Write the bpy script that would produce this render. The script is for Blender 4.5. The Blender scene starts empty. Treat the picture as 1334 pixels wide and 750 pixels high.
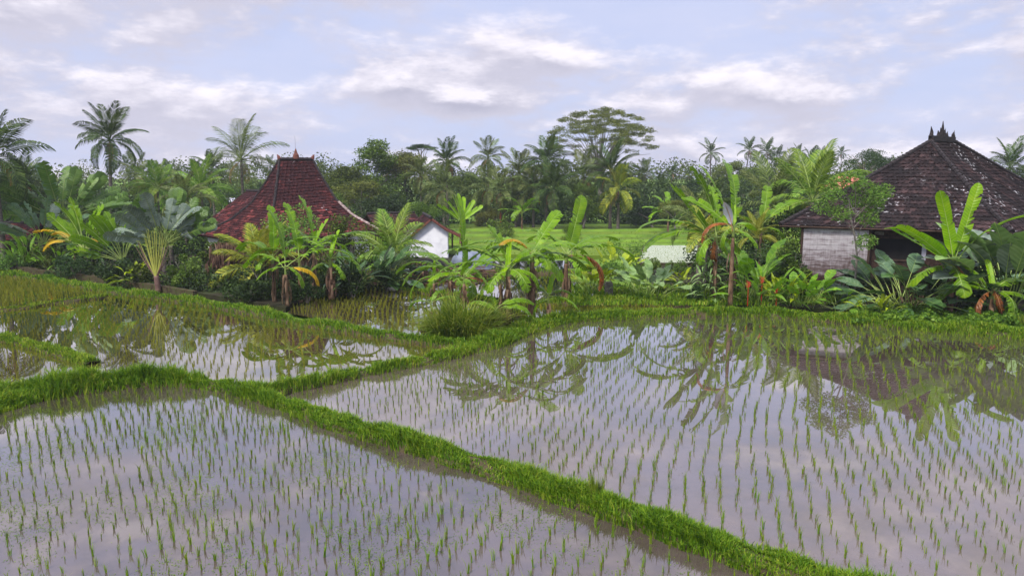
import bpy, math, random
import numpy as np
from mathutils import Vector, Matrix, Euler
R = math.radians
S = bpy.context.scene
COL = S.collection
# ------------------------------------------------------------------ camera
H = 5.5; F = 950.0; YH = 232.0
PITCH = math.atan((375-YH)/F)
cam = bpy.data.objects.new('camera', bpy.data.cameras.new('camera')); COL.objects.link(cam)
cam.location = (0, 0, H); cam.rotation_euler = (math.pi/2-PITCH, 0, 0)
cam.data.sensor_width = 36; cam.data.lens = 36*F/1334; cam.data.clip_end = 5000; cam.data.clip_start = .1
S.camera = cam
S.view_settings.view_transform = 'Standard'; S.view_settings.look = 'None'; S.view_settings.gamma = 1
S.view_settings.exposure = 0.28
# ------------------------------------------------------------------ sun and sky
SUN_EL, SUN_AZ = 58, 215      # azimuth measured clockwise from +Y
sd = bpy.data.lights.new('sun', 'SUN'); sd.energy = 3.6; sd.angle = R(11); sd.color = (1, .95, .87)
sun = bpy.data.objects.new('sun', sd); COL.objects.link(sun)
sun.rotation_euler = Vector((math.sin(R(SUN_AZ))*math.cos(R(SUN_EL)), math.cos(R(SUN_AZ))*math.cos(R(SUN_EL)), math.sin(R(SUN_EL)))).to_track_quat('Z', 'Y').to_euler()
W = bpy.data.worlds.new('World'); S.world = W; W.use_nodes = True
W.cycles.sampling_method = 'MANUAL'; W.cycles.sample_map_resolution = 512
class NT:
    def __init__(s, tree): s.t = tree; s.n = tree.nodes; s.l = tree.links
    def node(s, ty, **k):
        n = s.n.new(ty)
        for a, b in k.items(): setattr(n, a, b)
        return n
    def put(s, sock, v):
        if isinstance(v, bpy.types.NodeSocket): s.l.new(v, sock)
        elif v is not None:
            if isinstance(v, tuple) and len(v) == 3 and sock.type == 'RGBA': v = v+(1,)
            sock.default_value = v
    def math(s, op, a, b=None, c=None, clamp=False):
        n = s.node('ShaderNodeMath', operation=op, use_clamp=clamp); s.put(n.inputs[0], a)
        if b is not None: s.put(n.inputs[1], b)
        if c is not None: s.put(n.inputs[2], c)
        return n.outputs[0]
    def vmath(s, op, a, b=None):
        n = s.node('ShaderNodeVectorMath', operation=op); s.put(n.inputs[0], a)
        if b is not None: s.put(n.inputs[1], b)
        return n.outputs[0]
    def noise(s, vec, scale, detail=4, rough=.5, dist=0, color=False):
        n = s.node('ShaderNodeTexNoise'); s.put(n.inputs['Vector'], vec)
        n.inputs['Scale'].default_value = scale; n.inputs['Detail'].default_value = detail
        n.inputs['Roughness'].default_value = rough; n.inputs['Distortion'].default_value = dist
        return n.outputs['Color' if color else 'Fac']
    def ramp(s, fac, stops, interp='LINEAR'):
        n = s.node('ShaderNodeValToRGB'); s.put(n.inputs[0], fac); e = n.color_ramp.elements
        n.color_ramp.interpolation = interp
        while len(e) < len(stops): e.new(.5)
        for i, (p, c) in enumerate(stops):
            e[i].position = p; e[i].color = (c+(1,)) if isinstance(c, tuple) else (c, c, c, 1)
        return n.outputs[0]
    def mix(s, fac, a, b, mode='MIX'):
        n = s.node('ShaderNodeMix', data_type='RGBA', blend_type=mode)
        s.put(n.inputs[0], fac); s.put(n.inputs[6], a); s.put(n.inputs[7], b)
        return n.outputs[2]
    def maprange(s, v, a, b, c=0., d=1., smooth=False):
        n = s.node('ShaderNodeMapRange'); n.interpolation_type = 'SMOOTHSTEP' if smooth else 'LINEAR'
        s.put(n.inputs[0], v)
        for i, x in enumerate((a, b, c, d)): n.inputs[i+1].default_value = x
        return n.outputs[0]
def build_world():
    W.node_tree.nodes.clear(); t = NT(W.node_tree)
    sky = t.node('ShaderNodeTexSky', sky_type='NISHITA', sun_disc=False)
    sky.sun_elevation = R(SUN_EL); sky.sun_rotation = R(SUN_AZ); sky.air_density = 1; sky.dust_density = 2; sky.ozone_density = 2
    d = t.node('ShaderNodeTexCoord').outputs['Generated']
    sp = t.node('ShaderNodeSeparateXYZ'); t.put(sp.inputs[0], d)
    x, y, z = sp.outputs
    az = t.math('ARCTAN2', x, y); el = t.math('ARCSINE', z)
    # banks of cloud where the photograph has them: (azimuth, elevation, half width, half height, amount) in degrees
    banks = [(-32, 10.2, 11, 2.6, .34), (-25, 5.0, 10, 1.5, .24), (-9, 6.9, 3.2, 1.3, .34), (-3.2, 5.9, 3.2, 1.3, .28), (4, 9.2, 4, 1.1, .20), (-1.5, 10.8, 3.5, 1.0, .10),
             (8, 5.6, 4, .9, .10), (17, 6.6, 5, 1.5, .20), (22, 6.0, 4, 1.1, .12), (36, 8.2, 3.5, 1.6, .30), (-30, 13.6, 6, 1.0, .12),
             (-15, 9.5, 5, 3, -.16), (11, 12, 10, 3, -.16), (28, 4, 7, 2, -.14), (-12, 3, 5, 2, -.12), (28, 11, 6, 3, -.16), (0, 13.5, 12, 1.5, -.08)]
    def blobs(dz):
        tot = None
        for a, e, ra, re, s in banks:
            u = t.math('MULTIPLY', t.math('SUBTRACT', az, R(a)), 1/R(ra)); v = t.math('MULTIPLY', t.math('SUBTRACT', el, R(e-dz)), 1/R(re))
            g = t.math('MULTIPLY', t.math('EXPONENT', t.math('MULTIPLY', t.math('MULTIPLY_ADD', u, u, t.math('MULTIPLY', v, v)), -1)), s)
            tot = g if tot is None else t.math('ADD', tot, g)
        return tot
    def dens(dz):
        v = t.vmath('MULTIPLY', t.vmath('ADD', d, (0, 0, R(dz))), (1, 1, 2.6))
        n1 = t.noise(v, 3.6, 10, .62, .1); n2 = t.noise(v, 13, 8, .6, .1)
        n = t.math('MULTIPLY_ADD', n2, .42, t.math('MULTIPLY_ADD', n1, 1.25, -.245))
        return t.math('ADD', n, blobs(dz))
    d0 = dens(0); d1 = dens(1.1)
    mask = t.maprange(d0, .47, .74, 0, 1, True)
    lit = t.maprange(t.math('SUBTRACT', d0, d1), -.08, .26, 0, 1, True)
    thick = t.maprange(d0, .68, .98, 0, 1, True)
    white = t.mix(lit, (5.4, 5.3, 6.4), (8.9, 8.5, 9.3))
    cloud = t.mix(t.math('MULTIPLY', thick, t.math('MULTIPLY_ADD', lit, -.8, .9)), white, (4.2, 4.2, 5.3))
    hz = t.maprange(el, R(-1), R(22), 0, 1)
    base = t.mix(hz, (5.4, 5.9, 8.2), (4.9, 5.6, 8.3))
    base = t.mix(.16, base, sky.outputs[0])
    veil = t.maprange(t.noise(t.vmath('MULTIPLY', d, (1, 1, 4)), 2.2, 5, .6), .35, .7, 0, .40, True)
    base = t.mix(veil, base, (6.5, 6.5, 8.0))
    c = t.mix(mask, base, cloud)
    up = t.maprange(el, R(11), R(55), 1, 1.5, True); c = t.mix(1.0, c, up, 'MULTIPLY')
    bg = t.node('ShaderNodeBackground'); t.put(bg.inputs[0], c); bg.inputs[1].default_value = .1
    o = t.node('ShaderNodeOutputWorld'); t.l.new(bg.outputs[0], o.inputs[0])
build_world()

# ------------------------------------------------------------------ geometry of the place
ST, CT = math.sin(PITCH), math.cos(PITCH)
def ray(px, py):
    x = (px-667)/F; y = (375-py)/F
    return Vector((x, CT+y*ST, -ST+y*CT))
def G(px, py, z=0.):
    d = ray(px, py); k = (z-H)/d.z
    return Vector((0, 0, H))+d*k
def Q(px, py, D):
    d = ray(px, py); return Vector((0, 0, H))+d*(D/d.y)
# ------------------------------------------------------------------ helpers
rnd = random.Random(7); rs = np.random.RandomState(11)
class MB:
    def __init__(s): s.v = []; s.f = []; s.m = []
    def add(s, vs, fs, m=0):
        b = len(s.v); s.v += [tuple(v) for v in vs]; s.f += [tuple(b+i for i in f) for f in fs]; s.m += [m]*len(fs); return s
    def box(s, c, size, rot=None, m=0, taper=1):
        vs = []
        for z in (-.5, .5):
            k = taper if z > 0 else 1
            for x, y in ((-.5, -.5), (.5, -.5), (.5, .5), (-.5, .5)):
                p = Vector((x*size[0]*k, y*size[1]*k, z*size[2]))
                if rot is not None: p = rot @ p
                vs.append(p+Vector(c))
        return s.add(vs, [(0, 3, 2, 1), (4, 5, 6, 7), (0, 1, 5, 4), (1, 2, 6, 5), (2, 3, 7, 6), (3, 0, 4, 7)], m)
    def tube(s, pts, rad, n=8, m=0, cap=True):
        pts = [Vector(p) for p in pts]; vs = []; fs = []
        for i, p in enumerate(pts):
            t = (pts[min(i+1, len(pts)-1)]-pts[max(i-1, 0)]).normalized()
            a = t.cross(Vector((0, 0, 1))) if abs(t.z) < .95 else t.cross(Vector((1, 0, 0)))
            a.normalize(); b = t.cross(a)
            r = rad[i] if hasattr(rad, '__len__') else rad
            for k in range(n):
                w = 2*math.pi*k/n; vs.append(p+a*(r*math.cos(w))+b*(r*math.sin(w)))
        for i in range(len(pts)-1):
            for k in range(n): fs.append((i*n+k, i*n+(k+1) % n, (i+1)*n+(k+1) % n, (i+1)*n+k))
        if cap: fs += [tuple(range(n))[::-1], tuple((len(pts)-1)*n+k for k in range(n))]
        return s.add(vs, fs, m)
    def mesh(s, name, mats, smooth=False):
        me = bpy.data.meshes.new(name); me.from_pydata(s.v, [], s.f)
        for m in (mats if isinstance(mats, (list, tuple)) else [mats]): me.materials.append(m)
        me.polygons.foreach_set('material_index', s.m)
        if smooth: me.polygons.foreach_set('use_smooth', [True]*len(s.f))
        me.update(); return me
def npmesh(name, v, f, mats, mi=None, smooth=False):
    me = bpy.data.meshes.new(name); v = np.asarray(v, dtype=np.float32); f = np.asarray(f, dtype=np.int32); k = f.shape[1]
    me.vertices.add(len(v)); me.vertices.foreach_set('co', v.ravel())
    me.loops.add(f.size); me.loops.foreach_set('vertex_index', f.ravel())
    me.polygons.add(len(f)); me.polygons.foreach_set('loop_start', np.arange(0, f.size, k, dtype=np.int32))
    for m in (mats if isinstance(mats, (list, tuple)) else [mats]): me.materials.append(m)
    if mi is not None: me.polygons.foreach_set('material_index', mi)
    if smooth: me.polygons.foreach_set('use_smooth', np.ones(len(f), dtype=bool))
    me.update(calc_edges=True); return me
def link(name, me, parent=None, loc=(0, 0, 0), rot=(0, 0, 0), sc=1, kind=None):
    o = bpy.data.objects.new(name, me); COL.objects.link(o); o.location = loc
    o.rotation_euler = rot; o.scale = (sc, sc, sc) if not hasattr(sc, '__len__') else sc
    if parent: o.parent = parent
    if kind: o['kind'] = kind
    return o
def tag(o, label, cat, group=None, kind=None):
    o['label'] = label; o['category'] = cat
    if group: o['group'] = group
    if kind: o['kind'] = kind
    return o
def thing(name, label, cat, loc, group=None, rz=0):
    o = link(name, None, None, loc, (0, 0, rz)); o.empty_display_size = .2
    return tag(o, label, cat, group)
# ------------------------------------------------------------------ materials
def mat(name):
    m = bpy.data.materials.new(name); m.use_nodes = True; m.node_tree.nodes.clear()
    return m, NT(m.node_tree)
def finish(t, shader, disp=None):
    o = t.node('ShaderNodeOutputMaterial'); t.l.new(shader, o.inputs[0])
    if disp is not None: t.l.new(disp, o.inputs[2])
def principled(t, col, rough=.6, spec=.5, ior=None, normal=None):
    p = t.node('ShaderNodeBsdfPrincipled'); t.put(p.inputs['Base Color'], col); t.put(p.inputs['Roughness'], rough)
    p.inputs['Specular IOR Level'].default_value = spec
    if ior: p.inputs['IOR'].default_value = ior
    if normal is not None: t.put(p.inputs['Normal'], normal)
    return p.outputs[0]
def bump(t, h, strength=.3, dist=.05):
    b = t.node('ShaderNodeBump'); b.inputs['Strength'].default_value = strength; b.inputs['Distance'].default_value = dist
    t.put(b.inputs['Height'], h); return b.outputs[0]
def foliage(name, stops, rough=.6, trans=.3, objvar=.25, spec=.15, nscale=3.):
    m, t = mat(name)
    g = t.node('ShaderNodeNewGeometry'); oi = t.node('ShaderNodeObjectInfo')
    tc = t.node('ShaderNodeTexCoord').outputs['Object']
    n = t.noise(tc, nscale, 3)
    f = t.math('ADD', t.math('MULTIPLY', g.outputs['Random Per Island'], .6), t.math('MULTIPLY', n, .5))
    c = t.ramp(f, stops)
    h = t.node('ShaderNodeHueSaturation'); t.put(h.inputs['Color'], c)
    t.put(h.inputs['Value'], t.math('MULTIPLY_ADD', oi.outputs['Random'], objvar*2, 1-objvar))
    t.put(h.inputs['Hue'], t.math('MULTIPLY_ADD', oi.outputs['Random'], .03, .470))
    c = h.outputs[0]
    p = principled(t, c, rough, spec)
    if trans:
        tr = t.node('ShaderNodeBsdfTranslucent'); t.put(tr.inputs[0], t.mix(.5, c, (.9, 1, .25), 'MULTIPLY'))
        s = t.node('ShaderNodeMixShader'); s.inputs[0].default_value = trans
        t.l.new(p, s.inputs[1]); t.l.new(tr.outputs[0], s.inputs[2]); p = s.outputs[0]
    finish(t, p); return m
def plain(name, cols, scale=4, rough=.8, spec=.3, bmp=.3, detail=6, stretch=(1, 1, 1)):
    m, t = mat(name); tc = t.vmath('MULTIPLY', t.node('ShaderNodeTexCoord').outputs['Object'], stretch)
    n = t.noise(tc, scale, detail, .6)
    c = t.ramp(n, [(.3+.4*i/(max(1, len(cols)-1)), c) for i, c in enumerate(cols)])
    finish(t, principled(t, c, rough, spec, normal=bump(t, n, bmp, .03))); return m
def leafribs(name, stops, rib, freq=26, rough=.4, trans=.3, objvar=.2):
    """big leaf: fine lateral veins from the UV-less object X axis plus a paler midrib slot"""
    m, t = mat(name); tc = t.node('ShaderNodeTexCoord').outputs['Object']
    sp = t.node('ShaderNodeSeparateXYZ'); t.put(sp.inputs[0], tc); oi = t.node('ShaderNodeObjectInfo')
    g = t.node('ShaderNodeNewGeometry')
    n = t.noise(tc, 2.2, 4); v = t.math('SINE', t.math('MULTIPLY_ADD', t.math('ABSOLUTE', sp.outputs[1]), -freq*1.2, t.math('MULTIPLY', sp.outputs[0], freq*2.2)))
    f = t.math('ADD', t.math('MULTIPLY_ADD', n, .8, .05), t.math('MULTIPLY', v, .07))
    f = t.math('ADD', f, t.math('MULTIPLY', g.outputs['Random Per Island'], .12))
    c = t.ramp(f, stops)
    h = t.node('ShaderNodeHueSaturation'); t.put(h.inputs['Color'], c)
    t.put(h.inputs['Value'], t.math('MULTIPLY_ADD', oi.outputs['Random'], objvar*2, 1-objvar))
    h.inputs['Hue'].default_value = .484; h.inputs['Saturation'].default_value = 1.08
    c = h.outputs[0]; p = principled(t, c, rough, .3, normal=bump(t, v, .25, .02))
    tr = t.node('ShaderNodeBsdfTranslucent'); t.put(tr.inputs[0], t.mix(.5, c, (.9, 1, .25), 'MULTIPLY'))
    s = t.node('ShaderNodeMixShader'); s.inputs[0].default_value = trans
    t.l.new(p, s.inputs[1]); t.l.new(tr.outputs[0], s.inputs[2]); finish(t, s.outputs[0]); return m
def ST3(a, b, c): return [(.25, a), (.55, b), (.85, c)]
M = {}
M['grass'] = foliage('grass_blades', [(.2, (.035, .10, .006)), (.45, (.09, .22, .010)), (.7, (.18, .32, .015)), (.86, (.32, .40, .04)), (.93, (.38, .30, .12))], .55, .35, 0, nscale=.6)
M['tallgrass'] = foliage('tall_grass', ST3((.05, .12, .012), (.12, .23, .018), (.30, .36, .05)), .55, .3, 0, nscale=2)
M['rice'] = foliage('rice_blades', ST3((.05, .13, .008), (.11, .23, .012), (.24, .37, .02)), .5, .35, 0, nscale=.3)
M['ricefar'] = foliage('rice_blades_olive', ST3((.08, .12, .012), (.16, .21, .015), (.27, .31, .025)), .5, .3, 0, nscale=.3)
M['banana'] = leafribs('banana_leaf', ST3((.06, .16, .010), (.13, .29, .018), (.24, .40, .03)), None)
M['bananayoung'] = leafribs('banana_leaf_young', ST3((.12, .28, .02), (.2, .42, .03), (.32, .5, .05)), None)
M['bananabrown'] = leafribs('banana_leaf_dead', ST3((.08, .035, .018), (.25, .11, .03), (.42, .23, .06)), None)
M['bananayellow'] = leafribs('banana_leaf_yellow', ST3((.30, .22, .02), (.50, .36, .03), (.55, .42, .05)), None)
M['rib'] = plain('leaf_midrib', [(.25, .36, .08), (.36, .44, .12)], 3, .5)
M['ribbrown'] = plain('leaf_midrib_dry', [(.25, .14, .06), (.4, .2, .08)], 3, .7)
M['darkleaf'] = leafribs('dark_paddle_leaf', ST3((.02, .06, .018), (.045, .11, .03), (.09, .18, .06)), None, rough=.35, trans=.15)
M['bluegreen'] = leafribs('blue_green_leaf', ST3((.05, .11, .055), (.11, .20, .10), (.22, .32, .19)), None, rough=.4, trans=.15)
M['ravleaf'] = leafribs('fan_leaf', ST3((.04, .10, .022), (.085, .18, .035), (.16, .28, .06)), None, rough=.4, trans=.25)
M['silver'] = leafribs('silver_green_leaf', ST3((.10, .20, .06), (.20, .33, .12), (.34, .46, .22)), None, rough=.45, trans=.15)
M['greyleaf'] = leafribs('grey_leaf', ST3((.08, .12, .09), (.17, .22, .17), (.33, .38, .32)), None, rough=.35, trans=.1)
M['yellowleaf'] = leafribs('yellow_green_leaf', ST3((.14, .24, .02), (.28, .40, .03), (.45, .52, .05)), None, rough=.45, trans=.3)
M['brightleaf'] = leafribs('bright_leaf', ST3((.06, .17, .02), (.13, .30, .03), (.24, .42, .05)), None, rough=.45, trans=.3)
M['stemdry'] = plain('dry_banana_stem', [(.03, .018, .012), (.17, .10, .06), (.34, .24, .15)], 7, .85, .2, .8, stretch=(1, 1, .35))
M['stemgreen'] = plain('green_stem', [(.10, .15, .03), (.22, .28, .06)], 4, .6, .3, .2)
M['petpurple'] = plain('purple_petiole', [(.10, .05, .05), (.22, .13, .10)], 5, .6)
M['petyellow'] = plain('yellow_petiole', [(.26, .30, .05), (.42, .40, .08)], 5, .6)
M['dryfibre'] = foliage('dry_fibre', ST3((.03, .02, .014), (.12, .075, .045), (.26, .18, .11)), .85, .1, .1)
M['frond'] = foliage('palm_frond', ST3((.018, .045, .010), (.045, .09, .018), (.10, .16, .035)), .45, .25, .25)
M['frondpale'] = foliage('palm_frond_pale', ST3((.045, .075, .018), (.10, .15, .035), (.22, .28, .09)), .45, .25, .2)
M['frondyellow'] = foliage('palm_frond_yellow', ST3((.12, .19, .02), (.26, .32, .03), (.42, .44, .05)), .45, .3, .15)
M['frondbright'] = foliage('palm_frond_bright', ST3((.07, .17, .02), (.15, .29, .03), (.26, .40, .06)), .45, .3, .15)
M['frondbrown'] = foliage('palm_frond_brown', ST3((.12, .08, .03), (.26, .17, .05), (.4, .28, .09)), .6, .2, .15)
M['trunk'] = plain('palm_trunk', [(.05, .04, .035), (.12, .10, .085), (.22, .19, .16)], 5, .9, .2, .6, stretch=(1, 1, 3))
M['trunkred'] = plain('red_trunk', [(.20, .04, .02), (.34, .09, .05)], 5, .9)
M['bark'] = plain('bark', [(.06, .05, .045), (.16, .14, .12), (.28, .25, .22)], 6, .9)
M['crowndark'] = foliage('crown_dark', ST3((.012, .035, .01), (.03, .07, .018), (.065, .12, .03)), .5, .2, .2, nscale=.8)
M['crownmid'] = foliage('crown_mid', ST3((.03, .065, .010), (.075, .14, .018), (.15, .23, .032)), .5, .25, .25, nscale=.6)
M['crownolive'] = foliage('crown_olive', ST3((.05, .075, .015), (.12, .16, .03), (.22, .26, .05)), .5, .25, .2, nscale=.6)
M['crownlight'] = foliage('crown_light', ST3((.05, .13, .02), (.11, .23, .035), (.20, .34, .06)), .5, .3, .2, nscale=.8)
M['vine'] = foliage('vine_leaves', ST3((.03, .10, .012), (.08, .21, .02), (.17, .33, .03)), .45, .3, .1, nscale=1)
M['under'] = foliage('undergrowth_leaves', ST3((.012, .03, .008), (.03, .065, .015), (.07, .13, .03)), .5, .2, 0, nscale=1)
M['redflower'] = foliage('red_bracts', ST3((.2, .02, .01), (.45, .05, .02), (.55, .12, .04)), .5, .2, .1)
M['plaster'] = plain('white_plaster', [(.62, .62, .66), (.78, .78, .82), (.84, .84, .86)], 1.5, .8, .3, .1)
M['darkwood'] = plain('dark_wood', [(.03, .018, .013), (.075, .045, .03)], 6, .8, .2, .3, stretch=(1, 1, .3))
M['redwood'] = plain('red_brown_wood', [(.11, .035, .025), (.2, .07, .05)], 6, .7)
M['black'] = plain('dark_interior', [(.008, .007, .007), (.015, .013, .012)], 3, .9)
M['curtain'] = plain('grey_curtain', [(.35, .34, .38), (.5, .5, .54)], 3, .9)
M['stone'] = plain('pale_stone', [(.4, .38, .34), (.62, .6, .55)], 8, .8)
M['tarp'] = plain('grey_tarpaulin', [(.10, .12, .16), (.22, .25, .32)], 3, .5)
M['zinc'] = plain('grey_zinc', [(.35, .34, .42), (.52, .50, .60)], 4, .6)
M['redpaint'] = plain('faded_red_sheet', [(.5, .12, .08), (.62, .22, .18)], 4, .7)
M['mudbank'] = plain('bank_soil', [(.03, .022, .014), (.075, .055, .03), (.05, .08, .015)], 5, .9, .2, .6)
def mat_tiles(name, stops, moss, lichen=.0, lcol=(.6, .58, .6), high=None):
    m, t = mat(name); tc = t.node('ShaderNodeTexCoord').outputs['Object']; g = t.node('ShaderNodeNewGeometry')
    r = g.outputs['Random Per Island']; n = t.noise(tc, .8, 5, .6); n2 = t.noise(tc, 14, 4, .6)
    c = t.ramp(t.math('ADD', t.math('MULTIPLY', r, .55), t.math('MULTIPLY_ADD', n2, .5, -.05)), stops)
    if high:
        sp = t.node('ShaderNodeSeparateXYZ'); t.put(sp.inputs[0], tc)
        n = t.math('ADD', n, t.maprange(sp.outputs[2], high[0], high[1], -.06, .13))
    c = t.mix(t.maprange(n, .42, .62, 0, .85, True), c, moss)
    if lichen:
        l = t.math('MULTIPLY', t.maprange(t.noise(tc, 5.5, 3, .5), .60, .66, 0, 1, True), t.maprange(t.noise(tc, .55, 3), .60-lichen, .80-lichen, 0, 1, True))
        c = t.mix(l, c, lcol)
    finish(t, principled(t, c, .9, .12, normal=bump(t, n2, .4, .02))); return m
M['tiledark'] = mat_tiles('weathered_dark_tiles', ST3((.015, .010, .010), (.040, .025, .025), (.085, .050, .048)), (.016, .013, .013), .12)
M['tilered'] = mat_tiles('weathered_red_tiles', ST3((.028, .011, .011), (.085, .022, .021), (.27, .07, .064)), (.034, .013, .014), .01, high=(2.2, 4.5))
M['tilemid'] = mat_tiles('weathered_brown_tiles', ST3((.025, .012, .012), (.07, .026, .024), (.15, .05, .045)), (.025, .014, .014), .02)
M['ridgepale'] = plain('pale_ridge_mortar', [(.12, .07, .065), (.30, .22, .20), (.5, .42, .40)], 5, .85)
M['ridgedark'] = plain('dark_ridge_mortar', [(.012, .010, .011), (.04, .03, .03)], 6, .85)
def mat_bamboo():
    m, t = mat('whitewashed_woven_wall'); tc = t.node('ShaderNodeTexCoord').outputs['Object']
    n = t.noise(t.vmath('MULTIPLY', tc, (1, 1, 4)), 2.0, 6, .65); n2 = t.noise(t.vmath('MULTIPLY', tc, (7, 7, 1)), 2, 4, .6)
    sp = t.node('ShaderNodeSeparateXYZ'); t.put(sp.inputs[0], tc)
    low = t.maprange(sp.outputs[2], .5, 2.4, .20, -.12)
    f = t.math('ADD', t.math('ADD', t.math('MULTIPLY', n, .7), t.math('MULTIPLY', n2, .3)), low)
    c = t.ramp(f, [(.34, (.46, .43, .45)), (.48, (.30, .26, .275)), (.62, (.12, .085, .08))])
    finish(t, principled(t, c, .85, .2, normal=bump(t, n2, .4, .02))); return m
M['bamboo'] = mat_bamboo()
def mat_brick():
    return plain('brown_brick', [(.018, .011, .009), (.045, .026, .02), (.08, .045, .035)], 9, .85, .2, .5)
M['brick'] = mat_brick()
def mat_water(name, mud, mud2, ripple=.02, silt=None):
    m, t = mat(name); tc = t.node('ShaderNodeTexCoord').outputs['Object']
    n = t.noise(tc, .55, 6, .62, .4); n3 = t.noise(tc, 9, 4, .6)
    f = t.math('MULTIPLY_ADD', n3, .25, n)
    c = t.mix(t.maprange(f, .45, .80, 0, 1, True), mud, mud2)
    w = t.noise(t.vmath('MULTIPLY', tc, (1, .6, 1)), 1.2, 2, .4)
    nb = bump(t, w, .035, ripple)
    df = t.node('ShaderNodeBsdfDiffuse'); t.put(df.inputs[0], c)
    gl = t.node('ShaderNodeBsdfGlossy'); gl.inputs['Roughness'].default_value = .015; t.put(gl.inputs['Normal'], nb)
    fr = t.node('ShaderNodeFresnel'); fr.inputs[0].default_value = 1.62; t.put(fr.inputs['Normal'], nb)
    mx = t.node('ShaderNodeMixShader'); t.put(mx.inputs[0], t.math('MULTIPLY', fr.outputs[0], 2.15, clamp=True))
    t.l.new(df.outputs[0], mx.inputs[1]); t.l.new(gl.outputs[0], mx.inputs[2])
    finish(t, mx.outputs[0]); return m
M['wA'] = mat_water('muddy_water_near', (.105, .077, .072), (.062, .045, .037))
M['wB'] = mat_water('muddy_water_main', (.145, .108, .096), (.095, .071, .054))
M['wC'] = mat_water('olive_water', (.105, .082, .03), (.08, .065, .022))
M['wF'] = mat_water('brown_silty_water', (.12, .088, .04), (.19, .14, .08))
def mat_ground(name, cols, scale=.6):
    m, t = mat(name); tc = t.node('ShaderNodeTexCoord').outputs['Object']
    n = t.math('MULTIPLY_ADD', t.noise(tc, 12, 5, .7), .4, t.math('MULTIPLY', t.noise(tc, scale, 6, .6), .7))
    c = t.ramp(n, [(.35+.35*i/(len(cols)-1), c) for i, c in enumerate(cols)])
    finish(t, principled(t, c, .9, .2, normal=bump(t, n, .5, .1))); return m
M['mud'] = mat_ground('mud', [(.07, .05, .035), (.12, .09, .06)])
M['lawn'] = mat_ground('lawn_ground', [(.05, .09, .015), (.11, .20, .02), (.17, .28, .025)])
M['soil'] = mat_ground('garden_soil', [(.012, .010, .006), (.03, .026, .012), (.03, .05, .01)])
M['field'] = mat_ground('far_field', [(.075, .125, .012), (.11, .175, .014), (.155, .22, .02)], .12)

# ------------------------------------------------------------------ ground, water, banks
def poly(name, pts, z, m, kind='structure', thick=0, off=(0, 0)):
    mb = MB(); n = len(pts)
    if sum(a[0]*b[1]-b[0]*a[1] for a, b in zip(pts, list(pts[1:])+[pts[0]])) < 0: pts = list(pts)[::-1]
    vs = [(p[0], p[1], z) for p in pts]
    if thick:
        vs += [(p[0], p[1], z-thick) for p in pts]
        mb.add(vs, [tuple(range(n))]+[(i, i+n, (i+1) % n+n, (i+1) % n) for i in range(n)])
    else: mb.add(vs, [tuple(range(n))])
    return link(name, mb.mesh(name, m), kind=kind)
def GP(l, z=0.): return [G(a, b, z) for a, b in l]
def grid(name, x0, x1, y0, y1, nx, ny, fn, m):
    X, Y = np.meshgrid(np.linspace(x0, x1, nx), np.linspace(y0, y1, ny)); Z = fn(X, Y)
    v = np.stack([X.ravel(), Y.ravel(), Z.ravel()], 1); i = np.arange(nx*ny).reshape(ny, nx)
    f = np.stack([i[:-1, :-1], i[:-1, 1:], i[1:, 1:], i[1:, :-1]], -1).reshape(-1, 4)
    return link(name, npmesh(name, v, f, m), kind='structure')
grid('ground', -3000, 3000, -600, 4000, 40, 40, lambda X, Y: X*0-.12, M['lawn'])
A = [(-700, 600), (-60, 555), (0, 530), (82, 510), (164, 500), (218, 497), (284, 505), (350, 524), (404, 546), (464, 566), (499, 575), (597, 606), (696, 640), (794, 674), (900, 712), (990, 745), (1200, 830), (1200, 2500), (-1400, 2500)]
B = [(372, 517), (400, 502), (499, 480), (597, 460), (656, 446), (696, 429), (735, 416), (794, 411), (900, 406), (1000, 407), (1100, 415), (1200, 425), (1334, 436), (1700, 470), (2900, 900), (1500, 950), (1200, 800), (1100, 760), (900, 690), (794, 655), (696, 620), (597, 590), (499, 560), (440, 540), (395, 528)]
Cp = [(150, 378), (273, 394), (382, 416), (500, 436), (600, 450), (622, 458), (597, 464), (499, 484), (400, 506), (350, 513), (306, 503), (200, 490), (112, 488), (112, 470), (53, 452), (-10, 436), (-160, 405), (11, 400), (71, 392)]
Dp = [(-200, 435), (-10, 442), (53, 458), (108, 474), (112, 492), (60, 500), (-10, 520), (-300, 560)]
Ep = [(-300, 405), (11, 399), (71, 391), (147, 382), (130, 374), (0, 352), (-300, 315)]
Fp = [(375, 408), (385, 392), (440, 380), (512, 374), (600, 384), (640, 392), (640, 440), (600, 445), (500, 432), (440, 420)]
Gp = [(610, 384), (516, 370), (560, 362), (630, 358), (740, 356), (800, 372), (850, 384), (700, 392)]
Hp = [(610, 412), (640, 400), (740, 395), (860, 397), (900, 408), (780, 416), (700, 422)]
Ip = [(600, 350), (630, 340), (745, 339), (760, 348), (700, 354)]
for nm, P, z, m in (('paddy_water', A, 0, 'wA'), ('paddy_water', B, .006, 'wB'), ('paddy_water', Cp, .012, 'wC'), ('paddy_water', Dp, .018, 'wC'),
                    ('paddy_water', Ep, .024, 'wC'), ('paddy_water', Fp, .022, 'wF'), ('paddy_water', Gp, .014, 'wC'), ('paddy_water', Hp, .020, 'wC'), ('paddy_water', Ip, .05, 'wB')):
    poly(nm, GP(P, z), z, M[m])
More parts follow.
